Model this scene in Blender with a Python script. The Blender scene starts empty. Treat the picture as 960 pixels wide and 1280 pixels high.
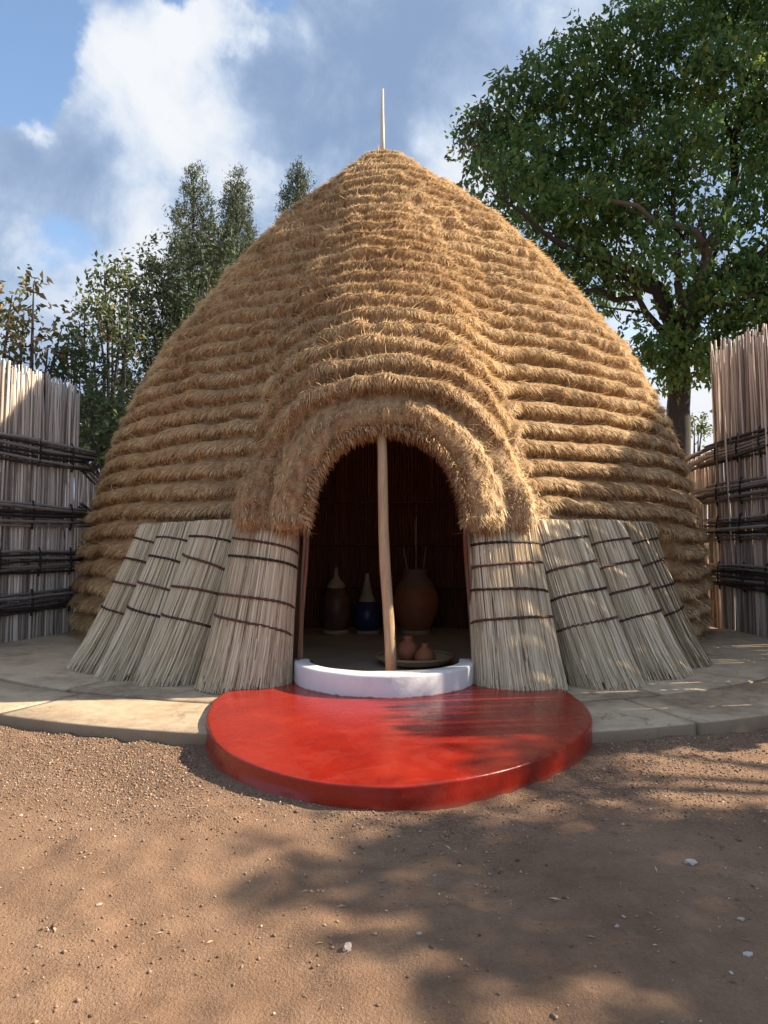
import bpy, math, random
import numpy as np
from mathutils import Vector
random.seed(7); RNG = np.random.default_rng(11)
S = bpy.context.scene; COL = S.collection
rad = math.radians

# ------------------------------------------------------------------ camera, sky, sun, exposure
cam_d = bpy.data.cameras.new("camera"); cam = bpy.data.objects.new("camera", cam_d); COL.objects.link(cam)
cam_d.sensor_fit = 'VERTICAL'; cam_d.sensor_height = 36.0; cam_d.lens = 860/1280*36
cam_d.clip_start = 0.05; cam_d.clip_end = 3000
cam.location = (0, 0, 1.3); cam.rotation_euler = (rad(90+3.0), 0, 0)
S.camera = cam
S.view_settings.view_transform = 'Standard'; S.view_settings.look = 'None'
S.view_settings.gamma = 1.0; S.view_settings.exposure = 1.52
try: S.view_settings.use_curve_mapping = False
except Exception: pass
S.cycles.max_bounces = 6; S.cycles.diffuse_bounces = 4; S.cycles.transparent_max_bounces = 4

SUN_AZ, SUN_EL = rad(9), rad(36)           # azimuth from +x towards +y
sdir = Vector((math.cos(SUN_AZ)*math.cos(SUN_EL), math.sin(SUN_AZ)*math.cos(SUN_EL), math.sin(SUN_EL)))
sd = bpy.data.lights.new("sun", 'SUN'); sun = bpy.data.objects.new("sun", sd); COL.objects.link(sun)
sd.energy = 3.7; sd.angle = rad(0.55); sd.color = (1.0, 0.84, 0.64)
sun.rotation_euler = (-sdir).to_track_quat('-Z', 'Y').to_euler(); sun.location = (12, 8, 14)

def N(nt, typ, **kw):
    n = nt.nodes.new(typ)
    for k, v in kw.items():
        if k.startswith('in_'): n.inputs[k[3:].replace('_', ' ')].default_value = v
        else: setattr(n, k, v)
    return n
def math_n(nt, op, a, b=None, c=None, clamp=False):
    n = nt.nodes.new('ShaderNodeMath'); n.operation = op; n.use_clamp = clamp
    for i, v in enumerate((a, b, c)):
        if v is None: continue
        if isinstance(v, (int, float)): n.inputs[i].default_value = v
        else: nt.links.new(v, n.inputs[i])
    return n.outputs[0]
def mixc(nt, fac, a, b, mode='MIX'):
    n = nt.nodes.new('ShaderNodeMix'); n.data_type = 'RGBA'; n.blend_type = mode; n.clamp_factor = True
    for i, v in ((0, fac), (6, a), (7, b)):
        if isinstance(v, (int, float)): n.inputs[i].default_value = v
        elif isinstance(v, tuple): n.inputs[i].default_value = v if len(v) == 4 else (*v, 1)
        else: nt.links.new(v, n.inputs[i])
    return n.outputs[2]
def smooth(nt, x, lo, hi):
    n = nt.nodes.new('ShaderNodeMapRange'); n.interpolation_type = 'SMOOTHSTEP'
    nt.links.new(x, n.inputs[0]); n.inputs[1].default_value = lo; n.inputs[2].default_value = hi
    return n.outputs[0]
def noise(nt, vec, scale, detail=4, rough=.55, dist=0.0):
    n = nt.nodes.new('ShaderNodeTexNoise'); n.inputs['Scale'].default_value = scale
    n.inputs['Detail'].default_value = detail; n.inputs['Roughness'].default_value = rough; n.inputs['Distortion'].default_value = dist
    if vec is not None: nt.links.new(vec, n.inputs['Vector'])
    return n.outputs[0]

W = bpy.data.worlds.new("World"); S.world = W; W.use_nodes = True
nt = W.node_tree; nt.nodes.clear()
out = N(nt, 'ShaderNodeOutputWorld'); bg = N(nt, 'ShaderNodeBackground'); bg.inputs[1].default_value = 0.15
nt.links.new(bg.outputs[0], out.inputs[0])
sky = N(nt, 'ShaderNodeTexSky'); sky.sky_type = 'NISHITA'; sky.sun_disc = False
sky.sun_elevation = SUN_EL; sky.sun_rotation = rad(90) - SUN_AZ; sky.air_density = 1.0; sky.dust_density = 0.6; sky.ozone_density = 1.2
tc = N(nt, 'ShaderNodeTexCoord'); dirv = tc.outputs['Generated']
def px_dir(px, py):
    a = (px-480)/860; b = (640-py)/860; p = rad(3.0)
    return Vector((a, math.cos(p)-b*math.sin(p), math.sin(p)+b*math.cos(p))).normalized()
# cloud directions wobble with noise so that the cloud banks get billowing outlines
nz = N(nt, 'ShaderNodeTexNoise'); nz.inputs['Scale'].default_value = 4.0; nz.inputs['Detail'].default_value = 9; nz.inputs['Roughness'].default_value = .6
nt.links.new(dirv, nz.inputs['Vector'])
sub = N(nt, 'ShaderNodeVectorMath', operation='SUBTRACT'); nt.links.new(nz.outputs['Color'], sub.inputs[0]); sub.inputs[1].default_value = (.5, .5, .5)
scl = N(nt, 'ShaderNodeVectorMath', operation='SCALE'); nt.links.new(sub.outputs[0], scl.inputs[0]); scl.inputs['Scale'].default_value = 0.22
wob = N(nt, 'ShaderNodeVectorMath', operation='ADD'); nt.links.new(dirv, wob.inputs[0]); nt.links.new(scl.outputs[0], wob.inputs[1])
def blob(px, py, rpx, soft=1.0):
    d = px_dir(px, py)
    n = N(nt, 'ShaderNodeVectorMath', operation='DISTANCE'); nt.links.new(wob.outputs[0], n.inputs[0]); n.inputs[1].default_value = d
    r = rpx/860/(1+((px-480)/860)**2+((640-py)/860)**2)**.5
    m = N(nt, 'ShaderNodeMapRange'); m.interpolation_type = 'SMOOTHSTEP'; nt.links.new(n.outputs['Value'], m.inputs[0])
    m.inputs[1].default_value = r*(1+soft*.6); m.inputs[2].default_value = max(r*(1-soft*.9), 0.001); m.inputs[3].default_value = 0; m.inputs[4].default_value = 1
    return m.outputs[0]
def sum_n(vals):
    o = vals[0]
    for v in vals[1:]: o = math_n(nt, 'ADD', o, v)
    return o
def scaled(v, k): return math_n(nt, 'MULTIPLY', v, k)
big = noise(nt, dirv, 2.6, 6, .55, .3)
fine = math_n(nt, 'ADD', math_n(nt, 'MULTIPLY', noise(nt, dirv, 6.0, 9, .62, .5), .75), math_n(nt, 'MULTIPLY', noise(nt, dirv, 17.0, 6, .6, .3), .25))
cover = math_n(nt, 'ADD', math_n(nt, 'MULTIPLY', big, 1.3), math_n(nt, 'MULTIPLY', fine, .9))
cover = math_n(nt, 'SUBTRACT', cover, .50)
gaps = [(10, 45, 88, .7, -1.1), (60, 190, 75, 1., .55), (110, 120, 50, 1., .3), (232, -32, 40, .9, -.9), (362, 2, 42, .8, -1.0), (52, 278, 62, 1., -.55), (812, 430, 80, 1., -.4), (120, -110, 90, 1, -.5), (640, 30, 70, 1, -.2)]
cover = sum_n([cover]+[scaled(blob(a, b, r, s), k) for a, b, r, s, k in gaps])
mask = smooth(nt, cover, .12, .55)
bright = sum_n([scaled(big, .35), scaled(fine, 1.35), math_n(nt, 'ADD', -.30, 0)] + [scaled(blob(a, b, r, s), k) for a, b, r, s, k in [
    (140, 50, 85, 1., .30), (262, 42, 60, .6, .45), (215, 125, 70, 1., .28), (150, 150, 70, 1, .10), (12, 128, 24, .8, .35), (325, 70, 26, .8, .2),
    (120, 320, 120, 1., .22), (290, 190, 70, 1., .20), (545, 255, 110, 1., .28), (395, 55, 34, .9, .22), (300, 250, 50, .9, .15), (170, 290, 60, .9, .15), (900, 500, 130, 1., .4), (720, 20, 90, 1., .15), (350, 50, 30, 1., .15),
    (420, 120, 120, .8, -.22), (600, 90, 130, 1., -.16), (70, 215, 95, 1., -.16), (480, 40, 110, 1., -.16)]])
bright = smooth(nt, bright, .26, 1.0)
ramp = N(nt, 'ShaderNodeValToRGB'); nt.links.new(bright, ramp.inputs[0])
e = ramp.color_ramp.elements
e[0].position = 0; e[0].color = (.64, .90, 1.38, 1); e[1].position = 1; e[1].color = (2.12, 2.18, 2.28, 1)
m1 = e.new(.35); m1.color = (.98, 1.26, 1.72, 1); m2 = e.new(.65); m2.color = (1.52, 1.74, 2.08, 1)
skyc = mixc(nt, 1.0, sky.outputs[0], (.62, .63, .62, 1), 'MULTIPLY')
nt.links.new(mixc(nt, mask, skyc, ramp.outputs[0]), bg.inputs[0])

# ------------------------------------------------------------------ materials
def new_mat(name):
    m = bpy.data.materials.new(name); m.use_nodes = True; t = m.node_tree; t.nodes.clear()
    o = N(t, 'ShaderNodeOutputMaterial'); b = N(t, 'ShaderNodeBsdfPrincipled'); t.links.new(b.outputs[0], o.inputs[0])
    return m, t, b, o
def attr(t, name):
    return N(t, 'ShaderNodeAttribute', attribute_name=name).outputs['Fac']
def ramp_n(t, fac, stops):
    r = N(t, 'ShaderNodeValToRGB'); t.links.new(fac, r.inputs[0]); e = r.color_ramp.elements
    e[0].position, e[0].color = stops[0][0], (*stops[0][1], 1); e[1].position, e[1].color = stops[-1][0], (*stops[-1][1], 1)
    for p, c in stops[1:-1]: e.new(p).color = (*c, 1)
    return r.outputs[0]
def bump(t, b, h, strength=.5, dist=.02):
    n = N(t, 'ShaderNodeBump'); n.inputs['Strength'].default_value = strength; n.inputs['Distance'].default_value = dist
    t.links.new(h, n.inputs['Height']); t.links.new(n.outputs[0], b.inputs['Normal'])
def strand_mat(name, stops, rough=.6, trans=.2):
    m, t, b, o = new_mat(name)
    c = ramp_n(t, attr(t, 'tint'), stops)
    t.links.new(c, b.inputs['Base Color']); b.inputs['Roughness'].default_value = rough
    b.inputs['Specular IOR Level'].default_value = .25
    if trans:
        tr = N(t, 'ShaderNodeBsdfTranslucent'); t.links.new(c, tr.inputs[0])
        mx = N(t, 'ShaderNodeMixShader'); mx.inputs[0].default_value = trans
        t.links.new(b.outputs[0], mx.inputs[1]); t.links.new(tr.outputs[0], mx.inputs[2]); t.links.new(mx.outputs[0], o.inputs[0])
    return m
M = {}
M['thatch'] = strand_mat('thatch_straw', [(0, (.145, .08, .039)), (.25, (.43, .28, .145)), (.6, (.77, .565, .315)), (1, (.94, .81, .55))], .65, .22)
M['straw'] = strand_mat('bundle_straw', [(0, (.19, .125, .07)), (.22, (.45, .345, .215)), (.6, (.72, .59, .40)), (1, (.90, .79, .59))], .55, .12)
M['leaf'] = strand_mat('leaf_green', [(0, (.042, .10, .036)), (.5, (.095, .195, .06)), (.85, (.165, .27, .07)), (1, (.26, .30, .08))], .42, .5)
M['leaf_dark'] = strand_mat('leaf_evergreen', [(0, (.05, .076, .044)), (.6, (.115, .16, .085)), (.9, (.18, .21, .10)), (1, (.33, .22, .11))], .6, .22)
M['leaf_olive'] = strand_mat('leaf_olive', [(0, (.045, .07, .034)), (.5, (.10, .145, .062)), (.85, (.16, .20, .085)), (1, (.32, .22, .11))], .5, .35)
M['leaf_dry'] = strand_mat('leaf_dry', [(0, (.05, .07, .02)), (.45, (.13, .15, .045)), (.7, (.24, .19, .09)), (1, (.42, .27, .15))], .6, .25)
M['leaf_bright'] = strand_mat('leaf_bright', [(0, (.05, .09, .018)), (.6, (.12, .19, .035)), (1, (.22, .27, .06))], .5, .3)

def wood(name, c0, c1, scale=(8, 8, 1.2), rough=.6, bs=.35):
    m, t, b, o = new_mat(name)
    tcn = N(t, 'ShaderNodeTexCoord'); mp = N(t, 'ShaderNodeMapping'); mp.inputs['Scale'].default_value = scale
    t.links.new(tcn.outputs['Object'], mp.inputs[0])
    n1 = noise(t, mp.outputs[0], 3, 6, .6, .6); n2 = noise(t, mp.outputs[0], 14, 4, .6)
    f = math_n(t, 'ADD', math_n(t, 'MULTIPLY', n1, .7), math_n(t, 'MULTIPLY', n2, .3))
    oi = N(t, 'ShaderNodeObjectInfo')
    f2 = math_n(t, 'ADD', f, math_n(t, 'MULTIPLY', math_n(t, 'SUBTRACT', oi.outputs['Random'], .5), 1.0))
    t.links.new(ramp_n(t, f2, [(.2, c0), (.8, c1)]), b.inputs['Base Color']); b.inputs['Roughness'].default_value = rough
    bump(t, b, n2, bs, .01)
    return m
M['cane'] = wood('cane_weathered', (.30, .25, .21), (.84, .765, .67), (12, 12, 1.0), .55)
M['cane_red'] = wood('cane_brown', (.20, .15, .12), (.70, .60, .51), (12, 12, 1.0), .55)
M['rail'] = wood('rail_dark', (.035, .030, .028), (.33, .29, .26), (9, 2, 9), .85)
M['tie'] = wood('tie_fibre', (.012, .010, .009), (.035, .028, .024), (20, 20, 20), .8)
M['binding'] = wood('binding_fibre', (.035, .016, .010), (.11, .045, .028), (60, 60, 60), .7)
M['post'] = wood('peeled_pole', (.27, .155, .075), (.70, .50, .29), (16, 16, .9), .5, .5)
M['spike'] = wood('bleached_pole', (.42, .34, .25), (.64, .56, .45), (14, 14, 1.0), .6)
M['lining'] = wood('lining_reed', (.09, .032, .018), (.34, .13, .07), (10, 10, .8), .6)
M['jamb'] = wood('jamb_reed', (.09, .05, .03), (.30, .19, .12), (10, 10, .8), .6)
M['bark'] = wood('tree_bark', (.022, .018, .015), (.10, .085, .068), (5, 5, 1.5), .85, .8)
M['basket'] = wood('basket_weave', (.16, .11, .06), (.40, .30, .17), (40, 40, 40), .7)

def ground_mat():
    m, t, b, o = new_mat('dry_soil')
    tcn = N(t, 'ShaderNodeTexCoord'); v = tcn.outputs['Object']
    n1 = noise(t, v, 1.1, 5, .6, .3); n2 = noise(t, v, 7, 6, .65); n3 = noise(t, v, 90, 4, .7); n4 = noise(t, v, 300, 2, .6)
    vo = N(t, 'ShaderNodeTexVoronoi'); vo.inputs['Scale'].default_value = 110; t.links.new(v, vo.inputs['Vector'])
    f = sum([0]) if False else math_n(t, 'ADD', math_n(t, 'MULTIPLY', n1, .45), math_n(t, 'MULTIPLY', n2, .3))
    f = math_n(t, 'ADD', f, math_n(t, 'MULTIPLY', n3, .25))
    c = ramp_n(t, f, [(.28, (.125, .072, .045)), (.48, (.250, .155, .097)), (.68, (.38, .248, .158))])
    cell = N(t, 'ShaderNodeSeparateColor'); t.links.new(vo.outputs['Color'], cell.inputs[0])
    grit = attr(t, 'grit')
    gf = math_n(t, 'MULTIPLY', smooth(t, cell.outputs[0], .55, 1.0), math_n(t, 'ADD', math_n(t, 'MULTIPLY', grit, .75), .08))
    c = mixc(t, gf, c, (.46, .33, .24, 1))
    gd = math_n(t, 'MULTIPLY', smooth(t, cell.outputs[1], .7, 1.0), math_n(t, 'ADD', math_n(t, 'MULTIPLY', grit, .6), .1))
    c = mixc(t, gd, c, (.11, .07, .05, 1))
    t.links.new(c, b.inputs['Base Color']); b.inputs['Roughness'].default_value = .92; b.inputs['Specular IOR Level'].default_value = .2
    h = math_n(t, 'ADD', math_n(t, 'MULTIPLY', n3, .5), math_n(t, 'MULTIPLY', n4, .25))
    h = math_n(t, 'ADD', h, math_n(t, 'MULTIPLY', math_n(t, 'SUBTRACT', 1, vo.outputs['Distance']), math_n(t, 'ADD', math_n(t, 'MULTIPLY', grit, .8), .12)))
    h = math_n(t, 'ADD', h, math_n(t, 'MULTIPLY', n2, .8))
    bump(t, b, h, 1.0, .017)
    return m
M['ground'] = ground_mat()
def slab_mat():
    m, t, b, o = new_mat('worn_concrete')
    tcn = N(t, 'ShaderNodeTexCoord'); v = tcn.outputs['Object']
    n1 = noise(t, v, 1.6, 6, .6, .5); n2 = noise(t, v, 9, 6, .65, .3); n3 = noise(t, v, 120, 3, .6)
    f = math_n(t, 'ADD', math_n(t, 'MULTIPLY', n1, .6), math_n(t, 'MULTIPLY', n2, .4))
    oi = N(t, 'ShaderNodeObjectInfo')
    f = math_n(t, 'ADD', f, math_n(t, 'MULTIPLY', math_n(t, 'SUBTRACT', oi.outputs['Random'], .5), .14))
    c = ramp_n(t, f, [(.30, (.20, .135, .085)), (.46, (.41, .305, .20)), (.60, (.56, .44, .30)), (.75, (.43, .315, .20))])
    st = smooth(t, noise(t, v, 3.2, 5, .7, 1.0), .60, .70)
    c = mixc(t, math_n(t, 'MULTIPLY', st, .6), c, (.15, .11, .08, 1))
    # darker, mottled brown on steep faces such as the kerb
    ge = N(t, 'ShaderNodeNewGeometry'); sx = N(t, 'ShaderNodeSeparateXYZ'); t.links.new(ge.outputs['Normal'], sx.inputs[0])
    side = smooth(t, sx.outputs[2], .8, .3)
    c = mixc(t, math_n(t, 'MULTIPLY', side, math_n(t, 'ADD', math_n(t, 'MULTIPLY', n2, .7), .25)), c, (.16, .105, .065, 1))
    t.links.new(c, b.inputs['Base Color']); b.inputs['Roughness'].default_value = .85
    bump(t, b, math_n(t, 'ADD', n3, math_n(t, 'MULTIPLY', n2, 1.5)), .35, .01)
    return m
M['slab'] = slab_mat()
def paint(name, c0, c1, rough, bscale=30, bstr=.08, dirt=None, spec=.42):
    m, t, b, o = new_mat(name)
    tcn = N(t, 'ShaderNodeTexCoord'); v = tcn.outputs['Object']
    n1 = noise(t, v, 2.5, 6, .6, .6); n2 = noise(t, v, bscale, 4, .6); n3 = noise(t, v, 5, 6, .7, 1.5)
    c = ramp_n(t, n1, [(.3, c0), (.7, c1)])
    if dirt: c = mixc(t, math_n(t, 'MULTIPLY', smooth(t, n3, .54, .75), .55), c, dirt)
    t.links.new(c, b.inputs['Base Color']); b.inputs['Specular IOR Level'].default_value = spec
    r = math_n(t, 'ADD', math_n(t, 'MULTIPLY', n3, .28), rough-.14)
    t.links.new(r, b.inputs['Roughness'])
    bump(t, b, math_n(t, 'ADD', n2, math_n(t, 'MULTIPLY', n3, .8)), bstr, .02)
    return m
def red_mat():
    m, t, b, o = new_mat('red_floor_paint')
    v = N(t, 'ShaderNodeTexCoord').outputs['Object']
    n1 = noise(t, v, 2.2, 6, .6, .6); n2 = noise(t, v, 26, 5, .65); n3 = noise(t, v, 5, 7, .7, 1.2); n4 = noise(t, v, 9, 9, .75, .4); n5 = noise(t, v, 60, 4, .7)
    c = ramp_n(t, n1, [(.3, (.24, .014, .007)), (.55, (.315, .019, .009)), (.75, (.37, .030, .012))])
    c = mixc(t, math_n(t, 'MULTIPLY', smooth(t, n3, .50, .72), .22), c, (.30, .075, .045, 1))
    c = mixc(t, math_n(t, 'MULTIPLY', smooth(t, n5, .66, .72), .5), c, (.42, .20, .13, 1))
    c = mixc(t, math_n(t, 'MULTIPLY', smooth(t, n4, .67, .70), .7), c, (.17, .03, .02, 1))
    sx = N(t, 'ShaderNodeSeparateXYZ'); t.links.new(v, sx.inputs[0])
    low = math_n(t, 'MULTIPLY', smooth(t, math_n(t, 'ADD', sx.outputs[2], math_n(t, 'MULTIPLY', n2, .05)), .115, .06), .55)
    c = mixc(t, low, c, (.22, .10, .065, 1))
    t.links.new(c, b.inputs['Base Color']); b.inputs['Specular IOR Level'].default_value = .45
    r = math_n(t, 'ADD', math_n(t, 'MULTIPLY', smooth(t, n3, .35, .75), .20), .20); t.links.new(math_n(t, 'ADD', r, math_n(t, 'MULTIPLY', low, .4)), b.inputs['Roughness'])
    bump(t, b, math_n(t, 'ADD', math_n(t, 'MULTIPLY', n2, .6), math_n(t, 'MULTIPLY', n3, .9)), .16, .015)
    return m
M['red'] = red_mat()
def white_mat():
    m, t, b, o = new_mat('white_wash_paint')
    v = N(t, 'ShaderNodeTexCoord').outputs['Object']; n1 = noise(t, v, 4, 6, .6, .6); n2 = noise(t, v, 30, 5, .65); n3 = noise(t, v, 7, 8, .7, 1.0)
    c = ramp_n(t, n1, [(.3, (.70, .68, .69)), (.7, (.80, .79, .78))])
    c = mixc(t, math_n(t, 'MULTIPLY', smooth(t, n3, .55, .75), .5), c, (.52, .43, .37, 1))
    sx = N(t, 'ShaderNodeSeparateXYZ'); t.links.new(v, sx.inputs[0])
    red = smooth(t, math_n(t, 'ADD', sx.outputs[2], math_n(t, 'MULTIPLY', n3, .05)), .213, .203)
    c = mixc(t, math_n(t, 'MULTIPLY', red, .8), c, (.36, .06, .04, 1))
    t.links.new(c, b.inputs['Base Color']); t.links.new(math_n(t, 'ADD', math_n(t, 'MULTIPLY', n3, .4), .2), b.inputs['Roughness'])
    bump(t, b, math_n(t, 'ADD', n2, n3), .22, .012); return m
M['white'] = white_mat()
M['clay'] = paint('fired_clay', (.27, .095, .042), (.42, .155, .07), .6, 30, .2, (.11, .05, .03, 1))
M['clay_neck'] = paint('clay_grey', (.16, .11, .07), (.24, .17, .11), .7, 30, .2)
M['dark_wood'] = paint('smoked_wood', (.09, .048, .032), (.15, .08, .05), .4, 30, .15)
M['blue_black'] = paint('blue_black_wood', (.014, .02, .055), (.035, .05, .12), .3, 14, .1, (.09, .12, .20, 1))
M['woven'] = paint('woven_pale', (.34, .27, .18), (.50, .41, .29), .8, 90, .5)
M['mud'] = paint('mud_floor', (.25, .24, .19), (.36, .34, .27), .7, 12, .2)
M['stone'] = paint('pale_stone', (.40, .33, .27), (.58, .50, .43), .8, 60, .4)
M['scrap'] = paint('white_scrap', (.46, .42, .37), (.60, .56, .50), .6, 60, .2)
M['gravel'] = strand_mat('gravel_grain', [(0, (.12, .075, .05)), (.4, (.27, .18, .125)), (.8, (.42, .30, .21)), (1, (.60, .50, .40))], .85, 0)

# ------------------------------------------------------------------ mesh helpers
def mesh_np(name, V, T=None, Q=None, tint=None, smooth_faces=False, extra=None):
    V = np.asarray(V, np.float32); me = bpy.data.meshes.new(name)
    T = np.zeros((0, 3), np.int32) if T is None else np.asarray(T, np.int32)
    Q = np.zeros((0, 4), np.int32) if Q is None else np.asarray(Q, np.int32)
    me.vertices.add(len(V)); me.vertices.foreach_set('co', V.ravel())
    loops = np.concatenate([T.ravel(), Q.ravel()]); me.loops.add(len(loops)); me.loops.foreach_set('vertex_index', loops)
    nt_, nq = len(T), len(Q); me.polygons.add(nt_+nq)
    st = np.concatenate([np.arange(nt_)*3, nt_*3+np.arange(nq)*4]).astype(np.int32)
    me.polygons.foreach_set('loop_start', st)
    if smooth_faces: me.polygons.foreach_set('use_smooth', np.ones(nt_+nq, bool))
    for nm, a in (('tint', tint),)+tuple((extra or {}).items()):
        if a is not None:
            at = me.attributes.new(nm, 'FLOAT', 'POINT'); at.data.foreach_set('value', np.asarray(a, np.float32))
    me.update(calc_edges=True); me.validate()
    return me
def link(name, me, mat=None, parent=None, kind=None, loc=None):
    o = bpy.data.objects.new(name, me); COL.objects.link(o)
    if mat is not None and not me.materials: me.materials.append(mat)
    if parent is not None: o.parent = parent
    if kind: o['kind'] = kind
    if loc is not None: o.location = loc
    return o
def thing(name, label, cat, loc=(0, 0, 0), group=None):
    o = bpy.data.objects.new(name, None); COL.objects.link(o); o.location = loc; o.empty_display_size = .2
    return tag(o, label, cat, group)
def tag(o, label, cat, group=None):
    o['label'] = label; o['category'] = cat
    if group: o['group'] = group
    return o
class Acc:
    def __init__(s): s.V = []; s.T = []; s.Q = []; s.A = []; s.n = 0
    def add(s, V, T=None, Q=None, tint=None):
        V = np.asarray(V, float).reshape(-1, 3)
        if T is not None and len(T): s.T.append(np.asarray(T)+s.n)
        if Q is not None and len(Q): s.Q.append(np.asarray(Q)+s.n)
        s.A.append(np.full(len(V), .5) if tint is None else np.broadcast_to(tint, (len(V),))); s.V.append(V); s.n += len(V)
    def mesh(s, name, smooth_faces=False):
        return mesh_np(name, np.concatenate(s.V), np.concatenate(s.T) if s.T else None, np.concatenate(s.Q) if s.Q else None, np.concatenate(s.A), smooth_faces)
def tube(acc, pts, radii, seg=6, cap=True, tint=None):
    P = np.asarray(pts, float); n = len(P); R = np.broadcast_to(radii, (n,))
    tg = np.gradient(P, axis=0); tg /= np.linalg.norm(tg, axis=1)[:, None]+1e-9
    ref = np.array([0, 0, 1.]) if abs(tg[0, 2]) < .9 else np.array([1., 0, 0])
    a = np.cross(tg, ref); a /= np.linalg.norm(a, axis=1)[:, None]+1e-9; b = np.cross(tg, a)
    th = np.arange(seg)/seg*2*np.pi
    V = P[:, None]+R[:, None, None]*(np.cos(th)[None, :, None]*a[:, None]+np.sin(th)[None, :, None]*b[:, None])
    i, j = np.meshgrid(np.arange(n-1), np.arange(seg), indexing='ij'); j2 = (j+1) % seg
    Q = np.stack([i*seg+j, i*seg+j2, (i+1)*seg+j2, (i+1)*seg+j], -1).reshape(-1, 4)
    V = V.reshape(-1, 3); T = None
    if cap:
        V = np.concatenate([V, P[:1], P[-1:]]); k = np.arange(seg); k2 = (k+1) % seg
        T = np.concatenate([np.stack([k2, k, np.full(seg, n*seg)], -1), np.stack([(n-1)*seg+k, (n-1)*seg+k2, np.full(seg, n*seg+1)], -1)])
    acc.add(V, T, Q, tint)
def tube_obj(name, pts, radii, mat, parent=None, seg=6):
    a = Acc(); tube(a, pts, radii, seg); return link(name, a.mesh(name, True), mat, parent)
def lathe_mesh(name, prof, seg=28, cap=True):
    a = Acc(); n = len(prof); th = np.arange(seg)/seg*2*np.pi
    P = np.asarray(prof, float)
    V = np.stack([P[:, 0][:, None]*np.cos(th), P[:, 0][:, None]*np.sin(th), np.repeat(P[:, 1][:, None], seg, 1)], -1).reshape(-1, 3)
    i, j = np.meshgrid(np.arange(n-1), np.arange(seg), indexing='ij'); j2 = (j+1) % seg
    Q = np.stack([i*seg+j, i*seg+j2, (i+1)*seg+j2, (i+1)*seg+j], -1).reshape(-1, 4)
    a.add(V, None, Q); return a.mesh(name, True)
def grid_quads(nu, nv, closed_u=False):
    i, j = np.meshgrid(np.arange(nu if closed_u else nu-1), np.arange(nv-1), indexing='ij'); i2 = (i+1) % nu
    return np.stack([i*nv+j, i2*nv+j, i2*nv+j+1, i*nv+j+1], -1).reshape(-1, 4)
_perm = np.random.default_rng(3).random(4096)
def vnoise(x, y, z=0.0, seed=0):
    x, y, z = np.broadcast_arrays(np.asarray(x, float), np.asarray(y, float), np.asarray(z, float))
    xi, yi, zi = np.floor(x).astype(int), np.floor(y).astype(int), np.floor(z).astype(int)
    fx, fy, fz = x-xi, y-yi, z-zi
    fx, fy, fz = [f*f*(3-2*f) for f in (fx, fy, fz)]
    def h(a, b, c): return _perm[((a*73856093) ^ (b*19349663) ^ (c*83492791) ^ (seed*2654435)) & 4095]
    r = 0
    for a in (0, 1):
        for b in (0, 1):
            for c in (0, 1):
                r = r+(fx if a else 1-fx)*(fy if b else 1-fy)*(fz if c else 1-fz)*h(xi+a, yi+b, zi+c)
    return r
def sstep(x, a, b):
    t = np.clip((x-a)/(b-a), 0, 1); return t*t*(3-2*t)
def norm(v): return v/(np.linalg.norm(v, axis=-1, keepdims=True)+1e-9)

# ------------------------------------------------------------------ ground, pavement
PC = np.array([0.0, 10.95]); PR = 6.62; PM = 5.80; ZP = .13      # pavement circle
def ground_z(x, y):
    r = np.hypot(x-PC[0], y-PC[1])
    z = .045*sstep(-(r-PR), -1.3, 0)
    z = z+.05*np.exp(-((x+.85)/.75)**2-((y-3.15)/.45)**2)+.03*np.exp(-((x-1.2)/.9)**2-((y-3.2)/.4)**2)
    nearf = sstep(-np.hypot(x, y-3), -9, -5)
    z = z+.030*np.exp(-((x-.1)/1.35)**2-((y-3.55)/.5)**2)
    z = z+nearf*(.012*(vnoise(x*9, y*9, 4)-.5)*sstep(vnoise(x*1.1, y*1.1, 6), .45, .7)*2.2)
    z = z+nearf*(.035*(vnoise(x*1.3, y*1.3, 1)-.5)+.018*(vnoise(x*4, y*4, 2)-.5)+.007*(vnoise(x*13, y*13, 3)-.5))
    return z
def grit_f(x, y):
    r = np.hypot(x-PC[0], y-PC[1])
    b = sstep(-(r-PR), -1.55, -.35)
    return np.clip(b*(.55+.9*(vnoise(x*1.6, y*1.6, 7)-.3))+.25*(vnoise(x*2.2, y*2.2, 9)-.45), 0, 1)
gx = np.concatenate([[-400, -120, -40, -15, -8, -5], np.linspace(-3.6, 3.6, 241), [5, 8, 15, 40, 120, 400]])
gy = np.concatenate([[-100, -20, -5, 0], np.linspace(1.2, 5.6, 177), [6.5, 8, 11, 16, 30, 80, 250, 1200]])
X, Y = np.meshgrid(gx, gy, indexing='ij')
Z = ground_z(X, Y); Z = np.where(np.hypot(X-PC[0], Y-PC[1]) < PR-.3, np.minimum(Z, .0), Z)
me = mesh_np('ground', np.stack([X, Y, Z], -1).reshape(-1, 3), None, grid_quads(len(gx), len(gy)), None, True, {'grit': grit_f(X, Y).ravel()})
link('ground', me, M['ground'], None, 'structure')

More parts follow.
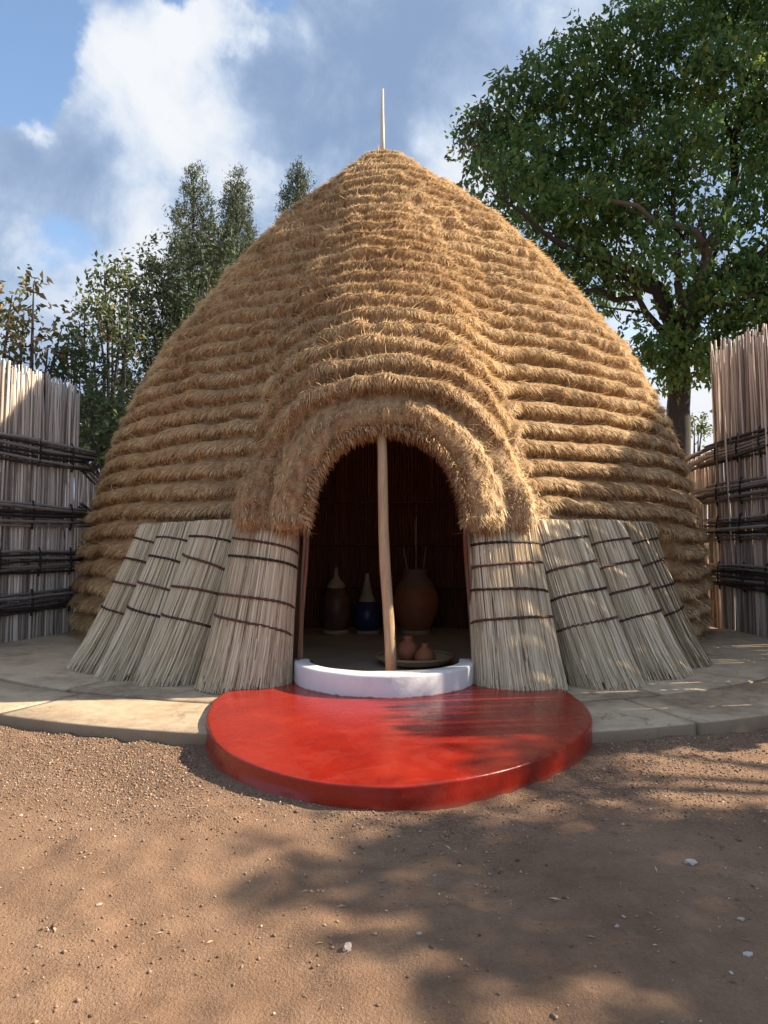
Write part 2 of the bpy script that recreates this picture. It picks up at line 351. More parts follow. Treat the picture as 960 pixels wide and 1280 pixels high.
pav = bpy.data.objects.new('pavement', None); COL.objects.link(pav); pav['kind'] = 'structure'
def slab(r0, r1, a0, a1, drop=.2, seed=0, inner=False):
    n = max(4, int((a1-a0)*r1/.07)); m = 6
    al = np.linspace(a0, a1, n); g = .016; gi = .055
    rows = []
    jit0 = .03*(vnoise(al*9, seed+.5, 3)-.5)+.03*(vnoise(al*30, seed+.5, 3)-.5)*(r0 > 4); jit1 = .02*(vnoise(al*7, seed+3.5, 5)-.5)
    for k, (f, zz) in enumerate([(0, -.06), (0, -.014), (.014, 0), (.33, .0), (.66, .0), (.985, 0.0), (1, -.012), (1, -.06), (1.0, -drop)]):
        rr = (r0+(gi if r0 > 4 else g)+jit0)*(1-f)+(r1-(g if r0 > 4 else .012)+jit1)*f
        if k in (7, 8): rr = rr+.012*(vnoise(al*14, seed, k)-.3)+(.01 if k == 8 else 0)
        da = g/rr*(1 if 1 else 0)
        aa = np.clip(al, a0+da, a1-da)
        zz2 = ZP+zz+(.006*(vnoise(al*5, f*2, seed)-.5) if zz > -.05 else 0)
        rows.append(np.stack([PC[0]+rr*np.sin(aa), PC[1]-rr*np.cos(aa), np.broadcast_to(zz2, aa.shape)], -1))
    V = np.stack(rows, 1); nv = V.shape[1]; Q = grid_quads(n, nv)[:, ::-1]
    # end walls
    V = V.reshape(-1, 3); T = []
    for base, flip in ((0, 0), ((n-1)*nv, 1)):
        for k in range(1, nv-1):
            t = (base, base+k, base+k+1); T.append(t[::-1] if not flip else t)
    me = mesh_np('slab', V, T, Q, None, False)
    return link('slab', me, M['slab'], pav)
D2 = math.pi/180
edges_out = [-75, -56, -37, -24.5, 18.6, 38, 57, 76]
for k in range(len(edges_out)-1): slab(PM, PR, edges_out[k]*D2, edges_out[k+1]*D2, .2, k)
edges_in = [-78, -50, -27, 0.5, 22.5, 47, 62, 80]
for k in range(len(edges_in)-1): slab(3.9, PM, edges_in[k]*D2, edges_in[k+1]*D2, .07, 20+k, True)
# bedding under the joints, a little below the slab tops
al = np.linspace(-80*D2, 80*D2, 90)
V = np.concatenate([np.stack([PC[0]+r*np.sin(al), PC[1]-r*np.cos(al), np.full(90, ZP-.05)], -1) for r in (1.0, PR-.04)])
k = np.arange(89)
bed = mesh_np('joint_bedding', V, None, np.stack([k, k+1, k+91, k+90], -1)[:, ::-1])
m_, t_, b_, o_ = new_mat('joint_soil'); b_.inputs['Base Color'].default_value = (.035, .025, .018, 1); b_.inputs['Roughness'].default_value = .95
link('joint_bedding', bed, m_, pav)

# ------------------------------------------------------------------ red step
top = [(-.62, 6.3), (-.80, 5.95), (-1.16, 5.74), (-1.249, 5.463), (-1.262, 5.25), (-1.251, 5.022), (-1.165, 4.583), (-1.043, 4.216), (-0.888, 3.904), (-0.725, 3.689), (-0.529, 3.508), (-0.342, 3.402), (-0.15, 3.345), (0.05, 3.334), (0.235, 3.375), (0.465, 3.475), (0.69, 3.635), (0.91, 3.844), (1.095, 4.06), (1.247, 4.308), (1.360, 4.583), (1.425, 4.87), (1.455, 5.22), (1.43, 5.55), (1.25, 5.80), (.80, 5.98), (.62, 6.3)]
def cat_closed(pts, per=6):
    P = np.array(pts); n = len(P); outp = []
    for i in range(n):
        p0, p1, p2, p3 = P[(i-1) % n], P[i], P[(i+1) % n], P[(i+2) % n]
        for t in np.arange(per)/per:
            outp.append(.5*((2*p1)+(-p0+p2)*t+(2*p0-5*p1+4*p2-p3)*t*t+(-p0+3*p1-3*p2+p3)*t**3))
    return np.array(outp)
def step_mesh():
    O = cat_closed(top, 6); n = len(O); tg = np.roll(O, -1, 0)-np.roll(O, 1, 0); tg = norm(tg); nr = np.stack([tg[:, 1], -tg[:, 0]], -1)
    c = O.mean(0)
    if ((O-c)*nr).sum() < 0: nr = -nr
    ar = np.cumsum(np.linalg.norm(np.roll(O, -1, 0)-O, axis=1))
    wob = (vnoise(ar*3, 0, 1)-.5)*.012
    ZT = .172
    rings = []
    for off, z, w in [(-.30, ZT+.004, 0), (-.10, ZT+.003, 0), (-.022, ZT+.001, .3), (-.008, ZT, .5), (-.001, ZT-.004, .8), (.0, ZT-.011, 1), (.0, ZT-.02, 1), (.004, .12, 1), (.007, .085, 1), (None, 0, 1)]:
        if off is None:
            o2 = .008+.004*(vnoise(ar*16, 2, 2)); z2 = .030+.022*(vnoise(ar*22, 5, 5)-.5)
            P2 = O+nr*o2[:, None]; rings.append(np.c_[P2, ground_z(P2[:, 0], P2[:, 1])+.006+.016*vnoise(ar*18, 5, 5)])
            P3 = O+nr*(o2+.004)[:, None]; rings.append(np.c_[P3, ground_z(P3[:, 0], P3[:, 1])-.05])
        else:
            P2 = O+nr*(off+w*wob)[:, None]; P2 = O+(c-O)*(-off/1.3) if off < -.05 else P2; rings.append(np.c_[P2, np.full(n, z)+(.004*(vnoise(ar*2.3, 8, 1)-.5) if w else 0)])
    V = np.stack(rings, 1); nv = V.shape[1]; V = V.reshape(-1, 3)
    Q = grid_quads(n, nv, True)
    V = np.concatenate([V, [[0, 4.6, ZT+.006]]]); ci = len(V)-1; i = np.arange(n)
    T = np.stack([np.full(n, ci), ((i+1) % n)*nv, i*nv], -1)
    return mesh_np('red_step', V, T, Q, None, True)
st = link('red_step', step_mesh(), M['red'])
tag(st, 'rounded glossy red painted step on the ground before the doorway', 'step')

# ------------------------------------------------------------------ the hut
D = 11.65; ZOPEN = 2.31; YF = 5.92
hut = thing('thatched_hut', 'large domed hut covered in rows of golden thatch with an arched doorway', 'hut', (0, D, 0))
HO = np.array([0, D, 0])
def hlink(name, me, mat, kind=None, parent=None):
    o = link(name, me, mat, parent or hut, kind)
    if parent is None: o.location = (0, -D, 0)
    return o
zk = np.array([0, .13, .6, 1.2, 1.8, 2.4, 3, 3.6, 4.2, 4.8, 5.4, 6, 6.6, 7.1, 7.55, 7.9, 8.07, 8.12])
rk = np.array([4.76, 4.76, 4.75, 4.70, 4.585, 4.44, 4.23, 3.96, 3.61, 3.17, 2.73, 2.25, 1.70, 1.18, .69, .33, .18, .03])
zd = np.linspace(0, 8.12, 900); rd = np.interp(zd, zk, rk)
ker = np.exp(-(np.arange(-30, 31)/13.)**2); ker /= ker.sum()
pad = np.r_[np.full(30, rd[0]), rd, np.linspace(rd[-1], -.25, 30)]
rd = np.maximum(np.convolve(pad, ker, 'valid'), .02)
ds = np.hypot(np.diff(zd), np.diff(rd)); arc = np.r_[0, np.cumsum(ds)]
spc = .232+.10*sstep(zd, 2.8, 6.4)
Td = np.r_[0, np.cumsum(ds/(.5*(spc[1:]+spc[:-1])))]
def cxz(z): return np.interp(z, [0, 1.0, 2.0, 4.5, 6.5, 8.2], [.08, .11, .16, .17, .10, -.02])
Tm = float(np.interp(4.55, zd, Td))
def arch_F(x, z, Wd, B, zs=1.5, p=2.15):
    return (np.abs(x)/Wd)**p+(np.maximum(z-zs, 0)/np.maximum(B-zs, .05))**p
def arch_e(x, z):
    lo = np.full(np.shape(x), -.7); hi = np.full(np.shape(x), 4.0)
    for _ in range(26):
        mid = .5*(lo+hi); A = np.maximum(.672+.92*mid+1.1*np.maximum(mid, 0)**2, .02); inside = arch_F(x, z, A, ZOPEN+mid) <= 1
        hi = np.where(inside, mid, hi); lo = np.where(inside, lo, mid)
    return .5*(lo+hi)
def porch_rho(th, z):
    """largest radius along the ray at angle th that is still inside the porch hood"""
    x_of = lambda r: cxz(z)*.0+.02+r*np.sin(th); y_of = lambda r: D-r*np.cos(th)
    lo = np.full(th.shape, 1.0); hi = np.full(th.shape, 6.6)
    for _ in range(24):
        mid = .5*(lo+hi); k = y_of(mid)-YF; x = x_of(mid)
        rr = .34; kk = np.clip(k, 0, rr); rd_ = rr*(1-np.sqrt(np.maximum(1-(1-kk/rr)**2, 0)))
        Wd = .985+.24*np.maximum(k, 0)-rd_*.9+.19*sstep(-z, -2.2, -1.5)*np.clip(k*4, 0, 1); B = 2.74+.985*np.maximum(k, 0)-rd_*.85
        ins = (arch_F(x, z, Wd, B, 1.5, 2.2) <= 1) & (k >= 0)
        lo = np.where(ins, mid, lo); hi = np.where(ins, hi, mid)
    return np.where(lo < 1.01, 0, lo)
th1 = np.concatenate([np.arange(-112, -23, .40), np.arange(-23, 23, .20), np.arange(23, 112.1, .40)])*D2
tz = np.concatenate([np.linspace(.10, 1.40, 34), np.linspace(1.43, 1.62, 9), np.linspace(1.65, 8.262, 262)[0:]])
# resample the rest by arc length
z_arc = np.interp(np.arange(np.interp(1.65, zd, arc), arc[-1], .031), arc, zd)
tz = np.concatenate([np.linspace(.10, 1.42, 36), np.linspace(1.44, 1.62, 8), z_arc])
TH, ZZ = np.meshgrid(th1, tz, indexing='ij')
R0 = np.interp(ZZ, zd, rd)
behind = (TH > -37.5*D2) & (TH < 47*D2)
low = 1-sstep(ZZ, 1.44, 1.56)
side_soft = sstep(TH, -39*D2, -36*D2)*sstep(-TH, -49*D2, -46*D2)
R0 = R0-.16*low*side_soft
RP = np.where((np.abs(TH) < 24*D2), porch_rho(TH, ZZ), 0)*(ZZ > 1.47)
dlt = RP-R0; hsm = np.clip(.5+.5*dlt/.18, 0, 1)
RR = np.where(RP > 0, R0*(1-hsm)+RP*hsm+.18*hsm*(1-hsm)*.5, R0)
w = sstep(RR-R0, .06, .30)*(RP > 0)
XX = cxz(ZZ)*(1-w)+.02*w+RR*np.sin(TH); YY = D-RR*np.cos(TH)
Tdm = np.interp(ZZ, zd, Td)
EE = arch_e(XX-.02, ZZ)
T6 = math.floor(Tm-9.6)+1.0
Tp = np.where(EE < .36, T6-1+EE/.31, T6+(EE-.31)*(Tm-T6)/(4.55-ZOPEN-.31))
TF = Tdm*(1-w)+Tp*w
wobf = np.where(w > .5, .6, 1)
TF = TF+wobf*(.34*(vnoise(XX*1.7+5, ZZ*1.2, YY*1.2, 5)-.5)+.22*(vnoise(XX*5, ZZ*3, YY*5, 6)-.5))
row = np.floor(TF).astype(int); s = 1-(TF-row)
amp = .135-.03*w*(EE < .34)
amp = amp*(1.0+.22*sstep(ZZ, 2.5, 4.5)-.38*sstep(ZZ, 5.8, 8))*(1-low*side_soft)
amp = amp*(.80+.40*vnoise(XX*4.6, ZZ*3.0+row*3.3, YY*4.6, 8))
sr = .62-.16*sstep(ZZ, 2.2, 4.6)
sk = sr+.04
oo = np.where(s < sk, .04+.96*np.sin(np.pi/2*np.clip(s/sr, 0, 1)), 1-.97*np.clip((s-sk)/(1-sk), 0, 1)**(1.7-.75*sstep(ZZ, 2.0, 4.4)))
# twisted tufts: the grass of each course lies in slanting hanks
lat = TH*RR; slant = np.sign(TH)*.75*sstep(np.abs(TH), .08, .4)*(1-w)
hank = vnoise((lat-slant*s*.24)*8.5, row*5.7, .0, 41)
amp = amp*(.91+.18*hank)
# local outward normal of the smooth surface
P0 = np.stack([XX, YY, ZZ], -1)
def grid_normals(P):
    du = np.gradient(P, axis=0); dv = np.gradient(P, axis=1)
    return norm(np.cross(du, dv)), norm(du), norm(dv)
n0, _, _ = grid_normals(P0)
if (n0[len(th1)//4, 60]*np.array([np.sin(th1[len(th1)//4]), -np.cos(th1[len(th1)//4]), 0])).sum() < 0: n0 = -n0
P1 = P0+n0*(amp*oo)[..., None]+n0*(.016*(hank-.5)*np.sin(np.pi*np.clip(s, 0, 1)))[..., None]
P1 += n0*((.02+.035*w*(EE < .36))*(vnoise(P0[..., 0]*14, P0[..., 1]*14, P0[..., 2]*14, 12)-.5))[..., None]
n1, du1, dv1 = grid_normals(P1); n1 = np.where(((n1*n0).sum(-1) < 0)[..., None], -n1, n1)
EEo = arch_e(P1[..., 0]-.02, P1[..., 2])
opening = (np.abs(TH) < 14*D2) & (EE < .005) & (ZZ < ZOPEN+.05)
opening |= (np.abs(XX-.02) < .98) & (ZZ < 1.46)
nu, nv = TH.shape
cell_open = opening[:-1, :-1] | opening[1:, :-1] | opening[1:, 1:] | opening[:-1, 1:]
Qall = grid_quads(nu, nv).reshape(nu-1, nv-1, 4)
cell_row = row[:-1, :-1]
cvis = ~cell_open
# ---- strands
area = np.linalg.norm(np.cross(P1[1:, :-1]-P1[:-1, :-1], P1[:-1, 1:]-P1[:-1, :-1]), axis=-1)
thc = .5*(TH[1:, :-1]+TH[:-1, :-1]); zc = ZZ[:-1, :-1]
dens = area*cvis*np.where(np.abs(thc) > 84*D2, .35, 1.0)*(1+.5*w[:-1, :-1])
hid = (low[:-1, :-1]*side_soft[:-1, :-1]) > .5
dens = np.where(hid, 0, dens)
NS = 520000
cum = np.cumsum(dens.ravel()); pick = np.searchsorted(cum, RNG.random(NS)*cum[-1]); pick = np.minimum(pick, len(cum)-1)
ci, cj = np.unravel_index(pick, dens.shape); fu, fv = RNG.random(NS), RNG.random(NS)
def bil(A):
    if A.ndim == 2: return A[ci, cj]*(1-fu)*(1-fv)+A[ci+1, cj]*fu*(1-fv)+A[ci+1, cj+1]*fu*fv+A[ci, cj+1]*(1-fu)*fv
    f_, g_ = fu[:, None], fv[:, None]
    return A[ci, cj]*(1-f_)*(1-g_)+A[ci+1, cj]*f_*(1-g_)+A[ci+1, cj+1]*f_*g_+A[ci, cj+1]*(1-f_)*g_
sp = bil(P1); sn = norm(bil(n1)); sdn = -norm(bil(dv1)); ssd = norm(bil(du1))
sw = bil(w); ss = 1-(bil(TF)-np.floor(bil(TF))); srow = row[ci, cj]; sth = TH[ci, cj]
# flatten the down direction so it follows the overall slope on the roll undersides
sdn0 = -norm(bil(norm(np.gradient(P0, axis=1))))
lean = np.sign(sth)*(1-sw)*(.55*sstep(np.abs(sth), .05, .5))*sstep(-bil(ZZ), -6.0, -2.0)+.25*(vnoise(sp[:, 0]*2.2, sp[:, 2]*2.2, sp[:, 1]*2.2, 21)-.5)*2
tuft = (vnoise(sp[:, 0]*9, sp[:, 2]*9, sp[:, 1]*9, 22)-.5)
rnd = RNG.normal(size=(NS, 3))
ssr = bil(sr); tipz = sstep(ss, ssr-.06, ssr+.22); shank = bil(hank)
face = sw*(bil(EE) < .36); tipz = np.maximum(tipz, face*sstep(ss, .25, .5))
d1 = norm(sdn*(1-.55*tipz)[:, None]+ssd*(lean*(1-.4*tipz)+tuft*.5)[:, None]+sn*(.10+tipz*(.35+.5*RNG.random(NS)))[:, None]+rnd*(.16+.24*tipz)[:, None])
L = (.075+.065*RNG.random(NS))*(1-tipz)+(.025+.04*RNG.random(NS))*tipz
fly = RNG.random(NS) < .022; L = np.where(fly, L*1.5, L); d1 = np.where(fly[:, None], norm(d1+rnd*.35+sn*.25), d1)
wid = (.0020+.0024*RNG.random(NS))*(1+.35*sstep(-bil(ZZ)*0+sp[:, 1], 7, 11))
p0 = sp-sn*.012; p1 = p0+d1*(L*.5)[:, None]; d2 = norm(d1+np.array([0, 0, -.35])*(.5+RNG.random(NS))[:, None]+rnd[:, ::-1]*.12)
p2 = p1+d2*(L*.5)[:, None]
sv = norm(np.cross(d1, sn+rnd[:, [1, 2, 0]]*.5))*wid[:, None]
SV = np.stack([p0-sv, p0+sv, p1+sv*.85, p1-sv*.85, p2], 1)
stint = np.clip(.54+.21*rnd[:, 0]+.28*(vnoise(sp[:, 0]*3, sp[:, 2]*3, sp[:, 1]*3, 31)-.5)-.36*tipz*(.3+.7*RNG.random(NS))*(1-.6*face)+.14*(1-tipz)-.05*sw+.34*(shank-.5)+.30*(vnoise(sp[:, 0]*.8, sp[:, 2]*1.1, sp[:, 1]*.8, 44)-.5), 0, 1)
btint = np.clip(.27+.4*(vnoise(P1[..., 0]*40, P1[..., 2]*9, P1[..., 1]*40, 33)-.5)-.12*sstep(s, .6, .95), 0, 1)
order = np.argsort(srow, kind='stable'); srow_s = srow[order]
for r_ in np.unique(cell_row[cvis]):
    qs = Qall[(cell_row == r_) & cvis]
    if len(qs) == 0: continue
    uq, inv = np.unique(qs.ravel(), return_inverse=True); q = inv.reshape(-1, 4)
    bv = P1.reshape(-1, 3)[uq]; bt = btint.ravel()[uq]
    a, b = np.searchsorted(srow_s, r_), np.searchsorted(srow_s, r_, 'right'); ids = order[a:b]
    sV = SV[ids].reshape(-1, 3); n_ = len(ids); o = len(bv)+np.arange(n_)[:, None]*5
    sq = o+np.array([[0, 1, 2, 3]]); stri = o+np.array([[3, 2, 4]])
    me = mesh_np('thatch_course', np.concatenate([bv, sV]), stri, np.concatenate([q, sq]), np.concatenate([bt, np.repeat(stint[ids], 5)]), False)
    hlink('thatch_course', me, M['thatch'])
# back of the dome, out of sight, closed so that the inside is dark
thb = np.linspace(111*D2, 249*D2, 50); zb = np.interp(np.linspace(0, arc[-1], 50), arc, zd)
TB, ZB = np.meshgrid(thb, zb, indexing='ij'); RB = np.interp(ZB, zd, rd)+.05
V = np.stack([cxz(ZB)+RB*np.sin(TB), D-RB*np.cos(TB), ZB], -1).reshape(-1, 3)
me = mesh_np('back_thatch', V, None, grid_quads(50, 50), np.full(len(V), .4), True); hlink('back_thatch', me, M['thatch'])
# fringe hanging inside the doorway arch + lining tunnel
def arch_curve(e_, n=60, zlow=.15):
    A, B = .672+.92*e_, ZOPEN+e_; ph = np.linspace(0, math.pi, n)
    x = A*np.sign(np.cos(ph))*np.abs(np.cos(ph))**(2/2.15); z = 1.5+(B-1.5)*np.abs(np.sin(ph))**(2/2.15)
    nl = 12; zl = np.linspace(zlow, 1.5, nl, endpoint=False)
    flare = lambda zz: A+.075*sstep(-zz, -1.5, -.15)
    return np.r_[flare(zl), x, -flare(zl[::-1])]+.02, np.r_[zl, z, zl[::-1]]
ax, az = arch_curve(-.01)
rows_ = []
for yy, e_ in [(YF+.0, .015), (YF+.08, -.005), (YF+.22, .03), (YF+.6, .22), (YF+1.2, .34)]:
    x_, z_ = arch_curve(e_); rows_.append(np.stack([x_, np.full_like(x_, yy), z_], -1))
V = np.stack(rows_, 1).reshape(-1, 3)
hlink('doorway_lining', mesh_np('doorway_lining', V, None, grid_quads(len(ax), 5), None, True), M['lining'])
nf = 9000; e_r = -.03+.06*RNG.random(nf); ph = RNG.random(nf)*math.pi
A, B = .672+.92*e_r, ZOPEN+e_r
fx = .02+A*np.sign(np.cos(ph))*np.abs(np.cos(ph))**(2/2.15); fz = 1.5+(B-1.5)*np.abs(np.sin(ph))**(2/2.15)
fy = YF-.10+.36*RNG.random(nf); p0 = np.stack([fx, fy, fz], -1)
cen = norm(np.stack([.02-fx, np.zeros(nf), 1.45-fz], -1)); rn = RNG.normal(size=(nf, 3))
d_ = norm(cen*.45+np.array([0, -.5, -.25])+rn*.35); Lf = .035+.06*RNG.random(nf); p0 = p0-cen*.03
p1 = p0+d_*(Lf*.5)[:, None]; p2 = p1+norm(d_+np.array([0, 0, -.4]))*(Lf*.5)[:, None]
sv = norm(np.cross(d_, rn))*(.004+.002*RNG.random(nf))[:, None]
SVf = np.stack([p0-sv, p0+sv, p1+sv*.8, p1-sv*.8, p2], 1).reshape(-1, 3); o = np.arange(nf)[:, None]*5
me = mesh_np('doorway_fringe', SVf, o+np.array([[3, 2, 4]]), o+np.array([[0, 1, 2, 3]]), np.repeat(np.clip(.40+.18*rn[:, 0], 0, 1), 5))
hlink('doorway_fringe', me, M['thatch'], 'stuff')
# shaggy lower ends of the hood
jj = int(np.argmax(tz > 1.475)); cand = [(i, j) for j in range(jj, jj+4) for i in range(nu-1) if w[i, j] > .25 and cvis[i, j]]
cand = np.array(cand); nh = 9000; pk = cand[RNG.integers(0, len(cand), nh)]; f_ = RNG.random(nh)[:, None]
inn = RNG.random(nh)**2*.30
hp = P1[pk[:, 0], pk[:, 1]]*(1-f_)+P1[pk[:, 0]+1, pk[:, 1]]*f_; hn = n1[pk[:, 0], pk[:, 1]]; rn = RNG.normal(size=(nh, 3))
hp = hp-np.stack([hn[:, 0], hn[:, 1], np.zeros(nh)], -1)*inn[:, None]+np.array([0, 0, .03])
d_ = norm(np.array([0, -.05, -1.])+hn*.25+rn*.22); Lh = (.05+.07*RNG.random(nh))[:, None]; p1 = hp+d_*Lh*.5; p2 = p1+norm(d_+rn[:, ::-1]*.15)*Lh*.5
sv = norm(np.cross(d_, hn+rn*.4))*(.0025+.002*RNG.random(nh))[:, None]; o = np.arange(nh)[:, None]*5
me = mesh_np('hood_fringe', np.stack([hp-sv, hp+sv, p1+sv*.8, p1-sv*.8, p2], 1).reshape(-1, 3), o+np.array([[3, 2, 4]]), o+np.array([[0, 1, 2, 3]]), np.repeat(np.clip(.42+.2*rn[:, 0], 0, 1), 5))
hlink('hood_fringe', me, M['thatch'], 'stuff')
# jamb reeds
for sgn in (-1, 1):
    for k in range(6):
        yb = YF+.02+.035*k; x0 = .02+sgn*(.750-.010*(k % 2)+.008*random.random()+.006*k)
        zs_ = np.linspace(.15, 1.75+.1*random.random(), 8)
        xs_ = x0-sgn*(.062+.004*k)*sstep(zs_, .1, 1.9)**.8+np.array([.010*(random.random()-.5) for _ in zs_])
        pts = np.stack([xs_, yb+.012*np.sin(zs_*3+k), zs_], -1)
        o = tube_obj('jamb_reed', pts, np.linspace(.019, .014, 8), M['jamb'], hut); o.location = (0, -D, 0)
# floor, back screen
a = np.linspace(0, 2*math.pi, 60, endpoint=False)
V = np.concatenate([[[0, 9, .178]], np.stack([3.2*np.cos(a), 9+3.6*np.sin(a), np.full(60, .176)], -1)])
i = np.arange(60); T = np.stack([np.zeros(60, int), 1+i, 1+(i+1) % 60], -1)
V[1:, 1] = np.maximum(V[1:, 1], 5.75)
V[1:, 0] = np.where(V[1:, 1] < 6.9, np.clip(V[1:, 0], -.70, .72), V[1:, 0])
hlink('earth_floor', mesh_np('earth_floor', V, T), M['mud'])
ac = Acc()
for k in range(150):
    t = -1.05+2.1*k/149; rr = 2.55+.02*random.random()
    x = rr*math.sin(t); y = 7.35+rr*math.cos(t)
    tube(ac, [(x, y, .15), (x+.01*random.random(), y, 1.6), (x+.02*random.random(), y-.05, 3.0)], .014+.006*random.random(), 5, False)
V = []
hlink('reed_screen', ac.mesh('reed_screen', True), M['lining'], 'stuff')
for zz in (.75, 1.35, 1.95):
    t = np.linspace(-1.0, 1.0, 30)
    o = tube_obj('screen_rail', np.stack([2.515*np.sin(t), 7.35+2.515*np.cos(t), np.full(30, zz)], -1), .018, M['lining'], hut); o.location = (0, -D, 0)
V = np.array([[3.0*math.sin(t), 7.35+2.62*math.cos(t), z] for t in np.linspace(-.95, .95, 30) for z in (.1, 3.6)])
hlink('inner_wall', mesh_np('inner_wall', V, None, grid_quads(30, 2)), M['lining'])
# door post, roof spike, cap
zs_ = np.array([.17, .5, .85, 1.15, 1.45, 1.8, 2.1, 2.40]); xs_ = np.array([.062, .052, .030, .008, -.004, -.010, -.014, -.028])
o = tube_obj('door_post', np.stack([xs_, np.linspace(5.78, 5.93, 8), zs_], -1), [.048, .047, .046, .047, .044, .043, .041, .040], M['post'], hut, 12); o.location = (0, -D, 0)
o2 = tube_obj('knot', [(-.01, 5.868, 1.81), (-.008, 5.866, 1.835)], [.006, .010], M['tie'], o, 6)
o = tube_obj('roof_spike', [(-.02, D, 8.0), (-.025, D, 8.5), (-.03, D, 8.9), (-.02, D, 9.33)], [.040, .036, .030, .016], M['spike'], hut, 8); o.location = (0, -D, 0)
nc = 2600; tc_ = RNG.random(nc)*2*math.pi; zc_ = 7.81+.30*RNG.random(nc); rc = np.interp(zc_, [7.78, 8.0, 8.12], [.46, .33, .06])
p0 = np.stack([-.02+rc*np.cos(tc_), D+rc*np.sin(tc_), zc_], -1); rn = RNG.normal(size=(nc, 3)); outv = np.stack([np.cos(tc_), np.sin(tc_), np.zeros(nc)], -1)
d_ = norm(outv*.5+np.array([0, 0, -.8])+rn*.22); p1 = p0+d_*.08; p2 = p1+norm(d_+np.array([0, 0, -.4]))*.09; sv = norm(np.cross(d_, outv+rn*.3))*.006
o = np.arange(nc)[:, None]*5
me = mesh_np('thatch_cap', np.stack([p0-sv, p0+sv, p1+sv*.8, p1-sv*.8, p2], 1).reshape(-1, 3), o+np.array([[3, 2, 4]]), o+np.array([[0, 1, 2, 3]]), np.repeat(np.clip(.62+.15*rn[:, 0], 0, 1), 5))
cap_o = hlink('thatch_cap', me, M['thatch'])
cm = lathe_mesh('cap_core', [(.02, 8.12), (.20, 8.08), (.31, 7.98), (.40, 7.78)], 20)
co = link('cap_core', cm, M['thatch'], cap_o); co.location = (-.02, D, 0)
# white kerb in the doorway
def kerb():
    n = 49; ph = np.linspace(-math.pi*.5-.02, math.pi*.5+.02, n); cx, cy = .005, 6.0
    prof = []
    for (f, z) in [(0, .165), (0, .325), (.03, .339), (.09, .345), (.9, .346), (.97, .340), (1, .325), (1, .165)]:
        a_ = .775*(1-f)+.645*f; b_ = .785*(1-f)+.585*f
        w_ = .006*(vnoise(ph*3, f, 2)-.5)
        prof.append(np.stack([cx+(a_+w_)*np.sin(ph), cy-(b_+w_)*np.cos(ph), np.full(n, z)+.004*(vnoise(ph*4, 3, 1)-.5)], -1))
    V = np.stack(prof, 1); nv_ = V.shape[1]; V = V.reshape(-1, 3)
    T = []
    for base, fl in ((0, 0), ((n-1)*nv_, 1)):
        for k in range(1, nv_-1): T.append((base, base+k, base+k+1) if fl else (base, base+k+1, base+k))
    return mesh_np('white_threshold', V, T, grid_quads(n, nv_)[:, ::-1], None, True)
hlink('white_threshold', kerb(), M['white'])

